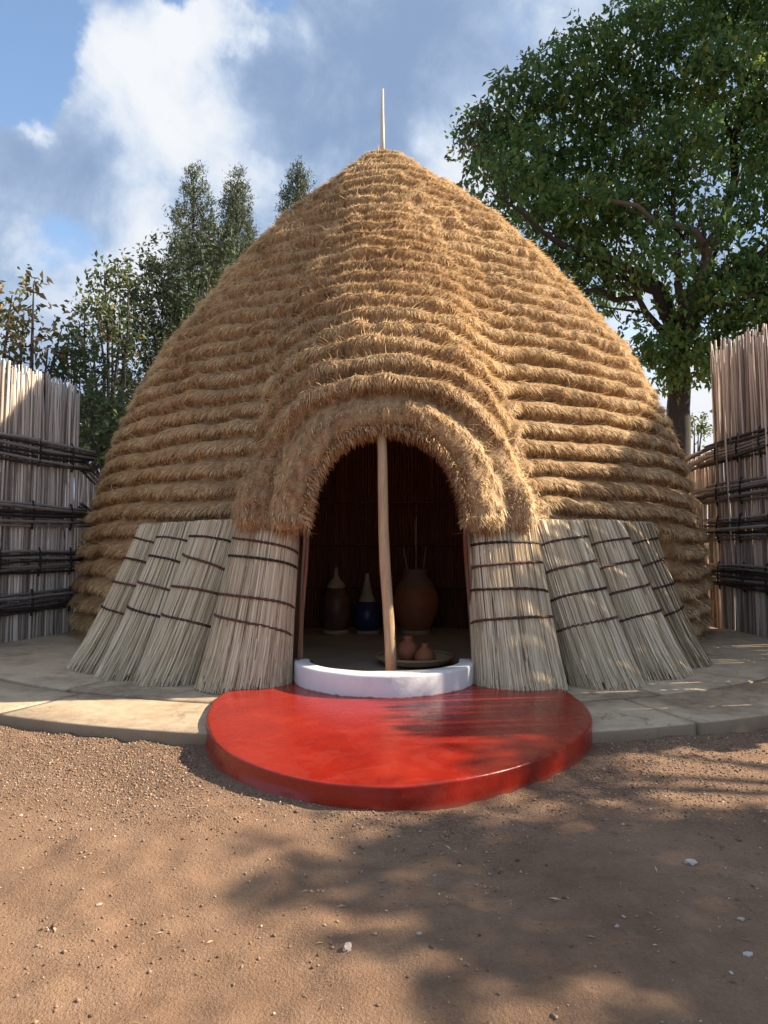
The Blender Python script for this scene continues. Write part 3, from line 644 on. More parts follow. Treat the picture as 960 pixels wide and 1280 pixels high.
# ------------------------------------------------------------------ straw bundles leaning on the hut
def bundle(label, b0, b1, t0, t1, zt, fr, n, bul=(.14, .24), zb=ZP, seed=0):
    tilt = {1: .048, 5: -.004}.get(seed, .035 if seed < 5 else -.036)
    rg = np.random.default_rng(100+seed)
    b0, b1, t0, t1 = [np.array(v, float) for v in (b0, b1, t0, t1)]
    base_c = (b0+b1)/2
    t = thing('straw_bundle', label, 'straw bundle', (base_c[0], base_c[1], zb), 'straw bundles leaning around the foot of the hut')
    wv = b1-b0; outn = np.array([wv[1], -wv[0]]); outn /= np.linalg.norm(outn)
    if outn[1] > 0: outn = -outn
    def surf(u, v, inset=0.0):
        """u -1..1 across, v 0 top .. 1 foot"""
        e0 = t0[None]*(1-v)[:, None]+b0[None]*v[:, None]; e1 = t1[None]*(1-v)[:, None]+b1[None]*v[:, None]
        c = (e0+e1)/2; h = (e1-e0)/2
        ang = u*math.pi/2*.98
        spread = 1+.06*sstep(v, .72, 1.0)
        xy = c+h*(np.sin(ang)*spread)[:, None]
        bl = bul[0]*(1-v)+bul[1]*v
        pin = np.min(np.abs(v[:, None]-np.array(fr)[None]), 1); puff = .018*sstep(pin, 0, .09)+.07*sstep(v, .72, 1.02)
        xy = xy+outn*(np.cos(ang)*(bl+puff)-inset)[:, None]
        z = zt*(1-v)+zb*v
        return np.c_[xy, z]
    u = rg.random(n)*2-1; ins = rg.random(n)**1.5*.035
    v0 = -.015-.02*rg.random(n); v1 = 1.0-.085*rg.random(n)**2+.012*rg.random(n); du = rg.normal(size=n)*.05*(1+2.2*(rg.random(n) < .08))
    ks = np.array([0, .3, .62, .85, 1.0]); C = []
    for k in ks:
        vv = v0+(v1-v0)*k; C.append(surf(np.clip(u+du*(k-.4)+rg.normal(size=n)*.006, -1.05, 1.05), vv, ins-.012*rg.random(n)*(k > .9)))
    C = np.stack(C, 1); d = norm(C[:, 1:]-C[:, :-1]); d = np.concatenate([d, d[:, -1:]], 1)
    sid = norm(np.cross(d, np.array([outn[0], outn[1], .3])+rg.normal(size=(n, 1, 3))*.45))
    wd = (.004+.0042*rg.random(n))[:, None, None]*np.array([1, 1, .9, .75, .45])[None, :, None]
    Vv = np.stack([C-sid*wd, C+sid*wd], 2).reshape(-1, 3); o = np.arange(n)[:, None, None]*10+np.arange(4)[None, :, None]*2
    Q = (o+np.array([0, 1, 3, 2])).reshape(-1, 4)
    tn = np.clip(.52+.25*rg.normal(size=n)+.2*(vnoise(u*9, seed, 2)-.5), 0, 1)
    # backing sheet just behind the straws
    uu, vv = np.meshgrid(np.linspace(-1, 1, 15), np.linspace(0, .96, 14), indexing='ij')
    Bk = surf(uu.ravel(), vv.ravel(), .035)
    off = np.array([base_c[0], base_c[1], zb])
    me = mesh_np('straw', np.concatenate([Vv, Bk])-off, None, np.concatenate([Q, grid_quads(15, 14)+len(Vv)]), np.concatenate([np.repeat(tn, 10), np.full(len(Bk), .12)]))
    link('straw', me, M['straw'], t, 'stuff')
    for f in fr:
        a = Acc(); uu = np.linspace(-1.02, 1.02, 48); slope = tilt+rg.normal()*.010; sag = -.034+.012*rg.random()
        for q in (0, 1):
            tw = uu*26+q*math.pi; v = f+slope*uu+sag*(1-uu**2)+.004*np.cos(tw)+.004*(vnoise(uu*4, f*9, seed)-.5)
            tube(a, surf(uu, v, -.010-.006*np.sin(tw))-off, .0085, 5)
        link('binding', a.mesh('binding', True), M['binding'], t)
        # a knot on some of the bindings
    return t
F1 = [.13, .29, .46, .63]
bundle('widest straw bundle, touching the left side of the doorway, foot on the red step', (-1.56, 5.88), (-.80, 5.84), (-1.37, 6.40), (-.745, 6.10), 1.53, [.15, .255, .50, .645], 950, (.15, .25), .15, 1)
bundle('straw bundle second from the doorway on the left, narrow top bent toward the door', (-2.16, 6.27), (-1.62, 6.06), (-1.92, 7.00), (-1.36, 6.68), 1.53, [.115, .27, .455, .64], 720, (.13, .22), ZP, 2)
bundle('straw bundle third from the doorway on the left, squeezed between two others', (-2.62, 6.55), (-2.03, 6.28), (-2.42, 7.55), (-1.92, 7.18), 1.53, [.11, .26, .45, .62], 620, (.12, .21), ZP, 3)
bundle('outermost straw bundle left of the doorway, beside the bare thatch edge', (-3.06, 7.08), (-2.44, 6.56), (-2.80, 7.98), (-2.34, 7.58), 1.53, [.12, .28, .45, .64], 620, (.12, .21), ZP, 4)
bundle('broad upright straw bundle touching the right side of the doorway', (.765, 5.84), (1.50, 5.80), (.715, 6.10), (1.41, 6.40), 1.53, [.155, .285, .445, .615], 950, (.15, .25), .15, 5)
bundle('straw bundle second from the doorway on the right, splayed foot on grey paving', (1.60, 5.95), (2.22, 6.12), (1.36, 6.58), (2.02, 7.00), 1.53, [.13, .30, .475, .655], 720, (.13, .22), ZP, 6)
bundle('straw bundle third from the doorway on the right, leaning strongly sideways', (2.16, 6.28), (2.84, 6.64), (1.98, 7.00), (2.58, 7.48), 1.55, [.14, .30, .47, .65], 700, (.12, .21), ZP, 7)
bundle('outermost straw bundle right of the doorway, nearest the dark reed fence', (2.84, 6.80), (3.22, 7.32), (2.52, 7.45), (3.10, 8.05), 1.55, [.13, .30, .47, .65], 560, (.12, .19), ZP, 8)

# ------------------------------------------------------------------ things inside the doorway
def pot(name, label, cat, loc, parts, seg=28):
    t = thing(name, label, cat, loc)
    for nm, prof, mat in parts: link(nm, lathe_mesh(nm, prof, seg), mat, t)
    return t
bp = pot('beer_pot', 'big round brown clay pot with drinking straws standing in it', 'pot', (.42, 9.15, .178), [
    ('body', [(.01, .02), (.15, .02), (.17, .04), (.21, .10), (.27, .22), (.305, .36), (.30, .47), (.255, .60)], M['clay']),
    ('neck', [(.256, .598), (.21, .68), (.165, .74), (.15, .80), (.165, .835), (.155, .845), (.135, .80), (.15, .70)], M['clay_neck']),
    ('foot_ring', [(.19, 0), (.20, .02), (.19, .05), (.16, .055)], M['woven'])])
for x0, x1, h in ((-.05, -.16, 1.12), (.0, .01, 1.55), (.06, .14, 1.15), (.02, -.01, 1.5)):
    tube_obj('drinking_straw', [(x0, 0, .5), ((x0+x1)/2, 0, (.5+h)/2), (x1, .02, h)], .007, M['woven'], bp, 5)
pot('milk_jar', 'tall dark brown wooden jar with pale woven lid at the left', 'jar', (-.635, 9.15, .178), [
    ('body', [(.01, .03), (.12, .03), (.15, .08), (.185, .2), (.20, .34), (.185, .46), (.13, .56), (.10, .60)], M['dark_wood']),
    ('base_ring', [(.16, 0), (.175, .02), (.165, .05), (.12, .055)], M['woven']),
    ('lid', [(.112, .595), (.125, .62), (.10, .66), (.055, .71), (.028, .76), (.024, .83), (.008, .87)], M['woven'])])
pot('milk_jar', 'small blue black round jar with pale pointed lid between the others', 'jar', (-.225, 9.15, .178), [
    ('body', [(.01, .03), (.11, .03), (.15, .06), (.185, .15), (.19, .25), (.165, .34), (.115, .42)], M['blue_black']),
    ('base_ring', [(.15, 0), (.165, .02), (.155, .04), (.11, .045)], M['woven']),
    ('lid', [(.116, .418), (.095, .47), (.07, .52), (.075, .56), (.05, .62), (.032, .70), (.030, .77), (.01, .79)], M['woven'])])
tr = thing('basket_tray', 'shallow round basket tray lying on the floor behind the threshold', 'tray', (.30, 6.72, .178))
link('tray_base', lathe_mesh('tray_base', [(.005, .012), (.25, .012), (.33, .03), (.37, .075)], 40), M['basket'], tr)
t_ = np.linspace(0, 2*math.pi, 41); tube_obj('rim', np.stack([.37*np.cos(t_), .37*np.sin(t_), np.full(41, .08)], -1), .016, M['basket'], tr, 6)
pot('clay_cup', 'darker clay cup lying behind the other on the basket tray', 'cup', (.235, 6.80, .197), [
    ('body', [(.005, .0), (.06, .005), (.095, .05), (.105, .11), (.085, .165), (.05, .19)], M['clay']), ('neck', [(.05, .189), (.042, .215), (.055, .24), (.045, .242), (.035, .215)], M['clay'])])
pot('clay_cup', 'lighter clay cup with tapering top at front of the tray', 'cup', (.39, 6.62, .197), [
    ('body', [(.005, .0), (.07, .005), (.10, .04), (.10, .08), (.07, .13), (.035, .16)], M['clay']), ('neck', [(.036, .159), (.03, .18), (.036, .195), (.02, .197)], M['clay'])])

# ------------------------------------------------------------------ reed fences
cane_meshes = {}
def cane_variant(mat, k):
    key = (mat, k)
    if key not in cane_meshes:
        rg = random.Random(50+k); a = Acc(); zs = [0, .16, .17, .38, .39, .60, .61, .82, 1.0]
        bx, by = rg.uniform(-.035, .035), rg.uniform(-.03, .03)
        pts = [(bx*math.sin(z*3.1)+rg.uniform(-.004, .004), by*math.sin(z*2.3+1), z) for z in zs]
        tube(a, pts, [.0155, .015, .017, .0145, .0165, .014, .016, .013, .010], 6)
        me = a.mesh('cane', True); me.materials.append(M[mat]); cane_meshes[key] = me
    return cane_meshes[key]
def fence(label, p0, p1, z0, htop, bands, inner, spacing, mat, over=.35, layers=2, nrail=6, jag=.10, seed=0, thick=(.018, .026), ties=.62):
    rg = random.Random(200+seed)
    p0, p1 = np.array(p0, float), np.array(p1, float); Lf = np.linalg.norm(p1-p0); d = (p1-p0)/Lf; nrm = np.array([-d[1], d[0]])*inner
    f = thing('reed_fence', label, 'fence', (*p0, z0)); org = np.array([*p0, z0])
    n = int(Lf/spacing)
    for ly in range(layers):
        for k in range(n):
            t = (k+.5*(ly % 2)+rg.uniform(-.35, .35))*spacing
            if t < 0 or t > Lf: continue
            h = htop(t/Lf)*1.0+rg.uniform(-jag, jag*.6)-(rg.random() < .12)*rg.uniform(0, .35)
            o = bpy.data.objects.new('cane', cane_variant(mat, rg.randrange(7))); COL.objects.link(o); o.parent = f
            q = d*t-nrm*(.018+.034*ly)
            o.location = (q[0], q[1], -.03); sc = rg.uniform(.85, 1.25); o.scale = (sc, sc, h)
            o.rotation_euler = (rg.gauss(0, .012), rg.gauss(0, .012), rg.uniform(0, 6.28))
    for (zc, hh) in bands:
        for k in range(nrail):
            zz = zc-hh/2+hh*(k+.5)/nrail; a0 = -over*rg.uniform(.3, 1); m = 10; ts = np.linspace(a0, Lf+.1, m)
            ph = rg.uniform(0, 6); r_ = rg.uniform(*thick)
            pts = [(*(d*tt+nrm*(r_+.004+.012*rg.random()+.018*(k % 2))), zz+.014*math.sin(tt*2.1+ph)+rg.uniform(-.006, .006)) for tt in ts]
            tube_obj('rail', pts, [r_*rg.uniform(.85, 1.1) for _ in ts], M['rail'], f, 6)
        if ties:
            tt = .16
            while tt < Lf:
                pts = []
                for s_ in np.linspace(-1, 1, 7):
                    pts.append((*(d*(tt+.015*s_*rg.uniform(-1, 1))+nrm*(.066*math.cos(s_*1.0)+.0)), zc+s_*(hh/2+.035)))
                tube_obj('tie', pts, .014, M['tie'], f, 5); tt += ties*rg.uniform(.85, 1.15)
    return f
ZF = .10
fence('tall pale weathered reed fence on the left of the hut', (-4.36, 9.75), (-5.35, 6.35), ZF, lambda t: 3.52+.10*t, [(2.46, .33), (1.63, .30), (1.02, .30), (.50, .27)], 1, .029, 'cane', .34, 3, 7, .09, 1)
fence('low grey reed fence running behind the left edge of the hut', (-4.45, 9.95), (-5.9, 14.5), ZF, lambda t: 2.5, [(2.42, .22), (1.75, .2), (1.15, .2), (.6, .2)], -1, .045, 'cane', .1, 1, 4, .05, 2, (.02, .028), 0)
fence('tall brownish reed fence with black rails on the right of the hut', (4.99, 10.35), (5.0, 4.9), ZF, lambda t: 4.28-1.1*max(0, t)*.55, [(2.60, .34), (2.00, .30), (1.48, .34), (.80, .34)], -1, .029, 'cane_red', .50, 3, 7, .14, 3)
fence('dark low reed fence running behind the right edge of the hut', (5.08, 10.5), (5.75, 14.5), ZF, lambda t: 2.75, [(2.66, .30), (2.05, .26), (1.4, .26), (.75, .26)], 1, .040, 'cane_red', .1, 2, 5, .05, 4, (.02, .03), 0)

# ------------------------------------------------------------------ trees
def px_pt(px, py, depth):
    d = px_dir(px, py); return np.array([d.x, d.y, d.z])*(depth/d.y)+np.array([0, 0, 1.3])
def leaves(C, dirs, size, rg, tint, aspect=.45, fold=.15):
    n = len(C); dirs = norm(dirs); rn = rg.normal(size=(n, 3)); sd_ = norm(np.cross(dirs, rn)); nn = np.cross(dirs, sd_)
    Ls = (size*(.6+.8*rg.random(n)))[:, None]
    a = C; b = C+dirs*Ls*.45+sd_*Ls*aspect*.5+nn*Ls*fold; c = C+dirs*Ls+np.array([0, 0, -.12])*Ls; d = C+dirs*Ls*.45-sd_*Ls*aspect*.5+nn*Ls*fold
    V = np.stack([a, b, c, d], 1).reshape(-1, 3); o = np.arange(n)[:, None]*4
    return V, np.concatenate([o+np.array([[0, 1, 2]]), o+np.array([[0, 2, 3]])]), np.repeat(tint, 4)
def crown(name, clumps, per, size, mat, parent, seed, tint_base=.45, shell=.55, droop=.3, aspect=.45, spray=0, up=0.0, off=(0, 0, 0)):
    rg = np.random.default_rng(seed); Cs, Ds, Ts = [], [], []
    for (c, r) in clumps:
        r = np.broadcast_to(np.asarray(r, float), (3,)); n = int(per*(r[0]*r[2]))+8
        u = norm(rg.normal(size=(n, 3))); rr = shell+(1-shell)*rg.random(n); rr = np.where(rg.random(n) < .25, rg.random(n), rr)
        lum = 1+.28*(vnoise(u[:, 0]*3+c[0], u[:, 1]*3+c[1], u[:, 2]*3, seed)-.5)*2
        p = np.asarray(c)+u*rr[:, None]*lum[:, None]*r
        if spray:      # leaves gathered on little twigs
            k = np.arange(n)//spray*spray; p = p[k]+norm(u[k]+np.array([0, 0, up]))*((np.arange(n) % spray)/spray*size*2.2)[:, None]+rg.normal(size=(n, 3))*size*.32
        Cs.append(p); Ds.append(u*.7+rg.normal(size=(n, 3))*.6+np.array([0, 0, up-droop]))
        Ts.append(np.clip(tint_base+.22*rg.normal(size=n)+rg.normal()*.07, 0, 1))
    C = np.concatenate(Cs); V, T, tn = leaves(C, np.concatenate(Ds), size, rg, np.concatenate(Ts), aspect)
    return link(name, mesh_np(name, V-np.asarray(off), T, None, tn), M[mat], parent)
def limb(pts, r0, r1, wob=.0, seed=0, n=9):
    P = np.array(pts, float); t = np.linspace(0, len(P)-1, n); Q = np.stack([np.interp(t, np.arange(len(P)), P[:, k]) for k in range(3)], -1)
    rg = np.random.default_rng(seed); Q[1:-1] += rg.normal(size=(n-2, 3))*wob
    return Q, np.linspace(r0, r1, n)

# the broad tree on the right
TD = 21.0
tb = px_pt(848, 700, TD); tb[2] = 0
bt = thing('broad_tree', 'large spreading leafy green tree rising behind the right fence', 'tree', tuple(tb))
a = Acc(); fork = px_pt(850, 425, TD)
Pq, Rq = limb([tb+np.array([0, 0, -.2]), px_pt(848, 540, TD), fork], .40, .30, .03, 1); tube(a, Pq-tb, Rq, 10); link('trunk', a.mesh('trunk', True), M['bark'], bt)
tips = []
def branch(pp, r0, r1, seed, twigs=6):
    a = Acc(); P = [px_pt(x, y, dd) for x, y, dd in pp]; Pq, Rq = limb(P, r0, r1, .09, seed, 12); tube(a, Pq-tb, Rq, 7)
    rg = np.random.default_rng(seed)
    for k in range(twigs):
        i = rg.integers(3, 12); q = Pq[i]; dv = norm(rg.normal(size=3)*np.array([1, .7, .5])+np.array([0, 0, .35])+norm(Pq[i]-Pq[i-1])*.8); l = rg.uniform(.8, 2.2)
        T_ = np.stack([q, q+dv*l*.5+rg.normal(size=3)*.1, q+dv*l+np.array([0, 0, .2])+rg.normal(size=3)*.15]); tube(a, T_-tb, [Rq[i]*.45, Rq[i]*.25, .012], 5); tips.append(T_[2]); tips.append(q2_ := T_[1]*.4+T_[2]*.6)
        q2 = T_[1]; dv2 = norm(dv+rg.normal(size=3)*.7); tube(a, np.stack([q2, q2+dv2*l*.35, q2+dv2*l*.6+rg.normal(size=3)*.1])-tb, [Rq[i]*.28, .02, .01], 4)
    link('branch', a.mesh('branch', True), M['bark'], bt)
branch([(850, 430, 21), (822, 370, 20.5), (780, 330, 20), (700, 300, 19.5), (630, 250, 19)], .20, .04, 11, 12)
branch([(850, 430, 21), (835, 365, 21.5), (760, 320, 22), (690, 260, 22), (640, 190, 22)], .18, .04, 12, 12)
branch([(852, 430, 21), (870, 350, 20.5), (890, 310, 20), (840, 280, 19.5), (760, 250, 19)], .22, .05, 13, 12)
branch([(852, 430, 21), (880, 350, 21.5), (915, 250, 22), (930, 120, 22), (900, 20, 22)], .24, .06, 14, 12)
branch([(852, 430, 21), (900, 350, 21), (950, 320, 20.5), (1030, 280, 20), (1120, 250, 20)], .22, .05, 15, 12)
branch([(850, 440, 21), (850, 360, 20), (850, 260, 20), (800, 150, 20)], .16, .04, 16, 10)
branch([(848, 440, 21), (800, 380, 20.4), (745, 365, 20), (690, 345, 20)], .13, .03, 17, 10)
branch([(852, 440, 21), (880, 390, 20), (930, 370, 19.5), (985, 375, 19)], .13, .03, 18, 10)
cl = []
rg_ = np.random.default_rng(77)
def cpx(px, py, r, dd, flat=.62):
    c = px_pt(px, py, dd); R = r/860*dd; cl.append((c, (R, R, R*flat)))
for px, py, r in [(600, 165, 34), (640, 130, 40), (690, 95, 46), (735, 70, 48), (790, 40, 52), (850, 15, 58), (920, 10, 60), (990, 0, 70), (640, 190, 46), (700, 160, 58), (770, 130, 62), (840, 105, 66), (910, 95, 66), (990, 90, 70),
                  (650, 245, 44), (710, 225, 54), (775, 205, 60), (850, 190, 56), (930, 175, 58), (1000, 180, 70), (690, 275, 40), (745, 275, 40), (800, 255, 40), (735, 330, 30), (760, 365, 26), (705, 305, 30), (960, 245, 44), (1040, 120, 80), (1080, 240, 80), (900, -60, 90), (1040, -60, 90),
                  (860, 350, 26), (905, 375, 34), (950, 395, 36), (835, 405, 30), (880, 410, 40), (930, 430, 28), (850, 440, 34), (810, 440, 22), (880, 455, 22), (780, 395, 20), (990, 400, 40), (940, 345, 30), (840, 470, 20), (905, 330, 26), (820, 425, 26), (800, 365, 22), (960, 370, 34), (900, 440, 30)]:
    cpx(px, py, r, TD+rg_.uniform(-1.6, 1.6) if py < 330 else TD-rg_.uniform(.3, 1.2))
tipc = [(c_, (.55, .55, .4)) for c_ in tips]
thin = [q for q in cl if q[0][2] < 11.2 and q[0][2] > 7.6 and q[0][0] < 8.9]; cl = [q for q in cl if not any(q is w_ for w_ in thin)]
crown('crown', cl, 1150, .21, 'leaf', bt, 5, .52, .5, .42, .5, 6, -.25, tb)
crown('under_crown', thin+tipc, 230, .21, 'leaf', bt, 7, .52, .5, .42, .5, 6, -.25, tb)
# sparse reddish-leaved outer twigs on its left edge
cl2 = []
for px, py, r in [(575, 190, 14), (592, 178, 16), (585, 160, 12), (610, 150, 18), (630, 105, 16), (600, 205, 16), (612, 225, 16), (660, 82, 16), (700, 55, 16), (655, 105, 18)]:
    c = px_pt(px, py, TD); R = r/860*TD
    cl2.append((c, (R*1.15, R, R*.8)))

crown('outer_twigs', cl2, 480, .20, 'leaf_dark', bt, 6, .62, .3, .3, .42, 5, .1, tb)['kind'] = 'stuff'
# evergreens on the left
def conifer(label, px, ptop, pbase, hw, depth, seed, tint=.5):
    rg = np.random.default_rng(seed); b = px_pt(px, 690, depth); b[2] = 0
    t = thing('conifer_tree', label, 'tree', tuple(b)); topz = px_pt(px, ptop, depth)[2]; lowz = px_pt(px, pbase, depth)[2]
    a = Acc(); tube(a, [(0, 0, -.1), (.05, 0, topz*.5), (0, 0, topz*.97)], [.22, .14, .02], 7)
    cs = []; H = topz-lowz; W_ = hw/860*depth; n = 62
    for k in range(n):
        f = (k/n)**.9; z = topz-.25-f*H*.97; rr = W_*(.16+1.0*f**.65)*(.65+.5*rg.random()); an = k*2.4+rg.uniform(-.4, .4)
        cx_, cy_ = rr*.72*math.cos(an), rr*.72*math.sin(an)
        tube(a, [(0, 0, z-.35), (cx_*.6, cy_*.6, z-.12), (cx_*1.1, cy_*1.1, z+.1)], [.035, .022, .008], 4)
        q = rr*.34+.13; cs.append((b+np.array([cx_, cy_, z]), (q, q, q*1.5)))
    link('trunk', a.mesh('trunk', True), M['bark'], t)
    crown('crown', cs, 1500, .13, 'leaf_dark', t, seed, tint, .1, -.3, .24, 9, 1.1, b)
conifer('feathery conifer with the tallest top of the left group, nearest the open sky', 235, 206, 500, 44, 27, 41)
conifer('slim conifer standing between two others behind the hut roof', 291, 212, 420, 36, 28.5, 42, .55)
conifer('conifer rising farthest right, just above the left slope of the roof', 369, 203, 380, 34, 30, 43, .5)
def bushy(name, label, cat, px, pbase_depth, clumps_px, mat, seed, per=300, size=.2, tint=.45, shell=.5, spray=5, trunk=True, aspect=.45, group=None):
    b = px_pt(px, 690, pbase_depth); b[2] = 0
    t = thing(name, label, cat, tuple(b)); cs = []; rg = np.random.default_rng(seed)
    a = Acc()
    for (x, y, r) in clumps_px:
        dd = pbase_depth+rg.uniform(-.8, .8); c = px_pt(x, y, dd); R = r/860*dd; cs.append((c, (R, R, R*.9)))
        if trunk:
            e_ = c-b; tube(a, [np.array([0, 0, -.1]), e_*np.array([.25, .25, .45])+rg.normal(size=3)*.12, e_*np.array([.7, .7, .8])+rg.normal(size=3)*.12, e_+np.array([0, 0, R*.4])], [.10, .07, .045, .012], 5)
    if trunk: link('trunk', a.mesh('trunk', True), M['bark'], t)
    crown('crown', cs, per, size, mat, t, seed, tint, shell, .2, aspect, spray, .1, b)
    return t
bushy('evergreen_tree', 'dense dark evergreen tree against the left edge of the thatch', 'tree', 215, 23, [(215, 330, 36), (180, 350, 32), (255, 325, 34), (200, 390, 42), (240, 385, 40), (170, 410, 36), (215, 440, 46), (180, 470, 44), (235, 460, 40), (160, 520, 40), (195, 545, 50), (130, 545, 42), (275, 300, 26)], 'leaf_dark', 51, 950, .17, .42, .45, 7)
bushy('broadleaf_tree', 'loose broadleaf tree with hanging brown seed pods left of the conifers', 'tree', 135, 21, [(130, 345, 20), (118, 375, 20), (150, 360, 18), (105, 395, 18), (140, 395, 22), (115, 420, 20), (150, 425, 22), (160, 340, 14)], 'leaf_olive', 52, 700, .20, .62, .35, 5)
bushy('leafy_tree', 'pale green tree with feathery top just behind the left reed fence', 'tree', 100, 18, [(95, 440, 24), (75, 455, 22), (120, 450, 24), (100, 480, 34), (130, 500, 36), (110, 540, 40), (140, 560, 34)], 'leaf_olive', 53, 1000, .15, .35, .4, 6)
bushy('dry_tree', 'sparse half dry tree with brown pods at the left border', 'tree', 30, 17, [(42, 356, 12), (15, 375, 16), (30, 395, 14), (8, 405, 18), (40, 425, 18), (12, 440, 22), (60, 440, 14), (-20, 400, 26), (78, 412, 12), (85, 430, 12)], 'leaf_dry', 54, 620, .2, .50, .3, 5)
bushy('green_shrub', 'dark green shrub filling the gap between fence and thatch', 'shrub', 125, 16, [(115, 505, 26), (140, 520, 28), (120, 545, 30), (150, 550, 30), (105, 560, 26), (175, 500, 26)], 'leaf_olive', 55, 1200, .15, .42, .45, 6)
bushy('small_shrub', 'small bright green shrub seen beyond the right fence beside the trunk', 'shrub', 872, 30, [(868, 532, 11), (878, 528, 9), (873, 540, 13)], 'leaf_bright', 56, 500, .2, .6, .4, 5)
# the tree that shades the yard from the right, outside the view
hx, hy = math.cos(SUN_AZ)/math.tan(SUN_EL), math.sin(SUN_AZ)/math.tan(SUN_EL)
yt = thing('shade_tree', 'leafy tree standing outside the yard on the right', 'tree', (10.6, 4.6, 0)); yb = np.array([10.6, 4.6, 0])
cs = []; a = Acc(); rg_ = np.random.default_rng(5); tube(a, [(0, 0, -.1), (.1, 0, 2.2), (-.2, 0, 4.2)], [.3, .24, .18], 8)
for gx_, gy_, r, h in [(.12, 2.9, .34, 6.2), (.35, 2.9, .42, 6.5), (.75, 2.75, .50, 6.2), (1.2, 2.95, .50, 6.6), (1.6, 2.8, .5, 6.0), (.4, 2.55, .34, 6.3), (.9, 2.35, .42, 5.7), (1.4, 2.3, .5, 6.4), (.75, 1.85, .40, 5.8), (1.2, 1.75, .5, 6.2), (1.75, 1.9, .5, 6.5),
                        (.62, 3.72, .30, 6.8), (.95, 4.0, .34, 7.0), (1.2, 4.45, .36, 7.2), (2.1, 2.9, .5, 6.3), (2.3, 2.2, .5, 6.3)]:
    c = np.array([gx_+hx*h, gy_+hy*h, h]); cs.append((c, (r*1.25, r*1.3, r*.5)))
    tube(a, [(-.2, 0, 4.0), (c-yb)*np.array([.5, .5, .85]), c-yb], [.10, .06, .02], 5)
link('trunk', a.mesh('trunk', True), M['bark'], yt)
crown('crown', cs, 1900, .15, 'leaf', yt, 61, .5, .1, .3, .5, 5, 0, yb)

# ------------------------------------------------------------------ stones and gravel on the ground
def rock_mesh(seed, sub=1, squash=.6):
    import bmesh
    bm = bmesh.new(); bmesh.ops.create_icosphere(bm, subdivisions=sub, radius=1.0); rg = random.Random(seed)
    for v in bm.verts:
        f = rg.uniform(.72, 1.2); v.co = Vector((v.co.x*f, v.co.y*f*.8, v.co.z*f*squash))
    me = bpy.data.meshes.new('stone'); bm.to_mesh(me); bm.free(); return me
def at_ground(px, py):
    d = px_dir(px, py); t = 1.3/-d.z
    for _ in range(4): t = (1.3-float(ground_z(d.x*t, d.y*t)))/-d.z
    return d.x*t, d.y*t
GS = 'loose stones lying on the bare soil'
for px, py, r, mt, lab, sd_ in [
    (434, 1187, 10, 'stone', 'largest pale stone, in the sunlight at the lower middle of the bare soil', 1),
    (864, 1080, 8, 'scrap', 'flat oblong white stone on the shaded soil right of the red step', 2),
    (771, 1159, 5, 'stone', 'light pebble beside a twin pebble in the shade below the step', 3),
    (780, 1147, 4, 'stone', 'small rounded pebble just above another in the lower right shade', 4),
    (935, 1194, 6, 'scrap', 'white chip beside dark crumbs close to the lower right border', 5),
    (914, 1217, 4, 'scrap', 'curled white chip lowest of the pale chips at right', 6),
    (926, 1150, 6, 'stone', 'brownish grey stone near the right border on shaded soil', 7),
    (124, 1132, 5, 'stone', 'tan stone alone on the smooth sunlit soil at left', 8),
    (26, 1020, 4, 'stone', 'round tan pebble near the left border below the paving', 9),
    (524, 1168, 5, 'stone', 'tan pebble right of the largest pale stone', 10)]:
    x, y = at_ground(px, py); R = .86*r/860*math.hypot(x, y)
    o = bpy.data.objects.new('stone', rock_mesh(sd_, 2 if r > 7 else 1, .55)); COL.objects.link(o); o.data.materials.append(M[mt])
    o.scale = (R*1.1, R*.85, R*.8); o.rotation_euler = (0, 0, sd_*1.3); o.location = (x, y, float(ground_z(x, y))+R*.25); tag(o, lab, 'stone', GS)
# gravel: thousands of grains, one object
ng = 26000; gx_ = RNG.uniform(-3.4, 3.4, ng*4); gy_ = RNG.uniform(1.5, 5.4, ng*4); rr = np.hypot(gx_-PC[0], gy_-PC[1])
inside_step = (((gx_-.08)/1.38)**2+((gy_-4.9)/1.58)**2) < 1.0
pr = (grit_f(gx_, gy_)*.95+.035*(vnoise(gx_*3, gy_*3, 4) > .45))*(rr > PR+.02)*(~inside_step)*(np.abs(gx_) < gy_*.62+.2)
ok = np.nonzero(RNG.random(ng*4) < pr)[0][:ng]; gx_, gy_ = gx_[ok], gy_[ok]; ng = len(ok)
oct_v = np.array([[1, 0, 0], [-1, 0, 0], [0, 1, 0], [0, -1, 0], [0, 0, 1], [0, 0, -1]], float); oct_f = np.array([[0, 2, 4], [2, 1, 4], [1, 3, 4], [3, 0, 4], [2, 0, 5], [1, 2, 5], [3, 1, 5], [0, 3, 5]])
sz = .0028+.0058*RNG.random(ng)**2.2+.006*(RNG.random(ng) < .03)*RNG.random(ng)
an = RNG.random(ng)*6.28; shp = 1+.45*RNG.uniform(-1, 1, (ng, 6, 3)); shp[:, :, 2] *= .75
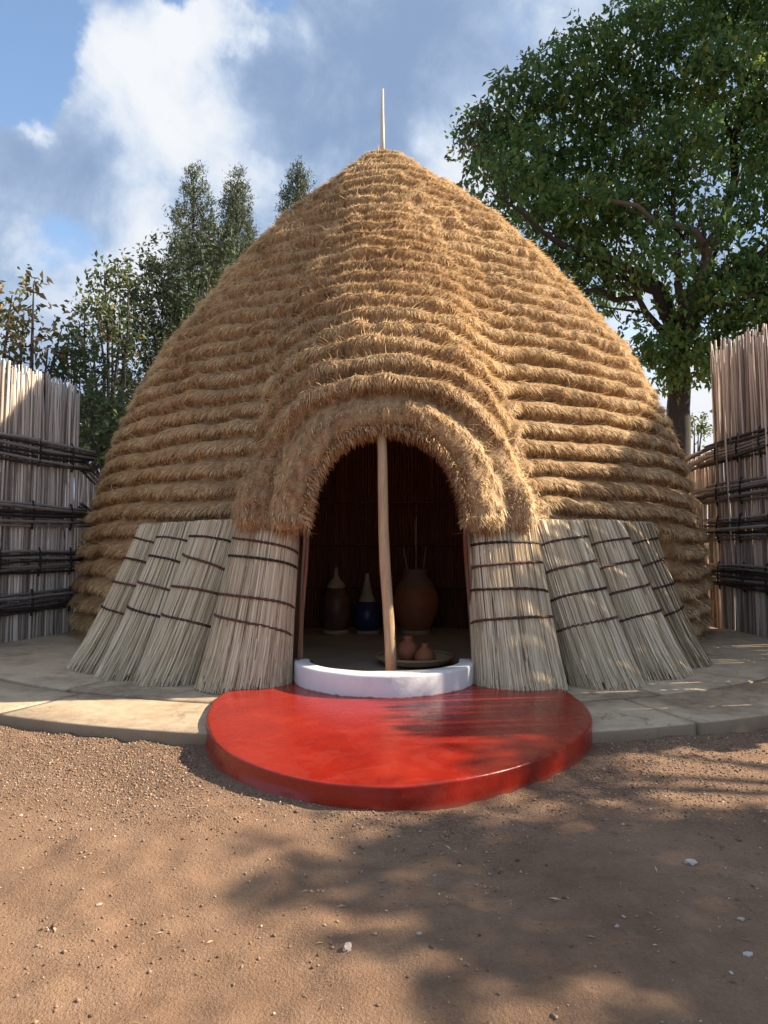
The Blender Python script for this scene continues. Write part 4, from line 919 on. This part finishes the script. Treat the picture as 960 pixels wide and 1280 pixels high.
V = oct_v[None]*shp*sz[:, None, None]; ca, sa = np.cos(an)[:, None], np.sin(an)[:, None]
V = np.stack([V[..., 0]*ca-V[..., 1]*sa, V[..., 0]*sa+V[..., 1]*ca, V[..., 2]], -1)+np.stack([gx_, gy_, ground_z(gx_, gy_)+sz*.3], -1)[:, None]
Tg = (np.arange(ng)[:, None, None]*6+oct_f[None]).reshape(-1, 3)
me = mesh_np('gravel', V.reshape(-1, 3), Tg, None, np.repeat(np.clip(.45+.25*RNG.normal(size=ng), 0, 1), 6))
link('gravel', me, M['gravel'], None, 'stuff')

# chaff: bits of straw and dry leaf crumbs scattered on the soil and paving
nl = 650; rg = np.random.default_rng(91); lx = rg.uniform(-3.2, 3.2, nl*3); ly = rg.uniform(1.6, 6.0, nl*3); rr = np.hypot(lx-PC[0], ly-PC[1])
step_in = (((lx-.08)/1.42)**2+((ly-4.9)/1.62)**2) < 1.0
foot = np.hypot(lx, ly-D) < 6.0
ok = np.nonzero((~step_in) & (~foot) & (np.abs(rr-PR) > .05) & (np.abs(lx) < ly*.6+.2) & (rg.random(nl*3) < .25+.75*(vnoise(lx*1.7, ly*1.7, 5) > .5)))[0][:nl]
lx, ly, rr = lx[ok], ly[ok], rr[ok]; n = len(ok); lz = np.where(rr < PR, ZP+.004, ground_z(lx, ly)+.003)
an = rg.random(n)*6.28; ll = .006+.018*rg.random(n)**2; dv = np.stack([np.cos(an), np.sin(an), rg.normal(size=n)*.15], -1); sv = np.stack([-np.sin(an), np.cos(an), rg.normal(size=n)*.2], -1)*(.0012+.002*rg.random(n)+.003*(rg.random(n) < .15))[:, None]
C = np.stack([lx, ly, lz], -1); Vl = np.stack([C-dv*ll[:, None]-sv*.4, C+sv+np.array([0, 0, .002]), C+dv*ll[:, None], C-sv+np.array([0, 0, .002])], 1).reshape(-1, 3)
o = np.arange(n)[:, None]*4
link('chaff', mesh_np('chaff', Vl, np.concatenate([o+np.array([[0, 1, 2]]), o+np.array([[0, 2, 3]])]), None, np.repeat(rg.random(n)*.5, 4)), M['straw'], None, 'stuff')
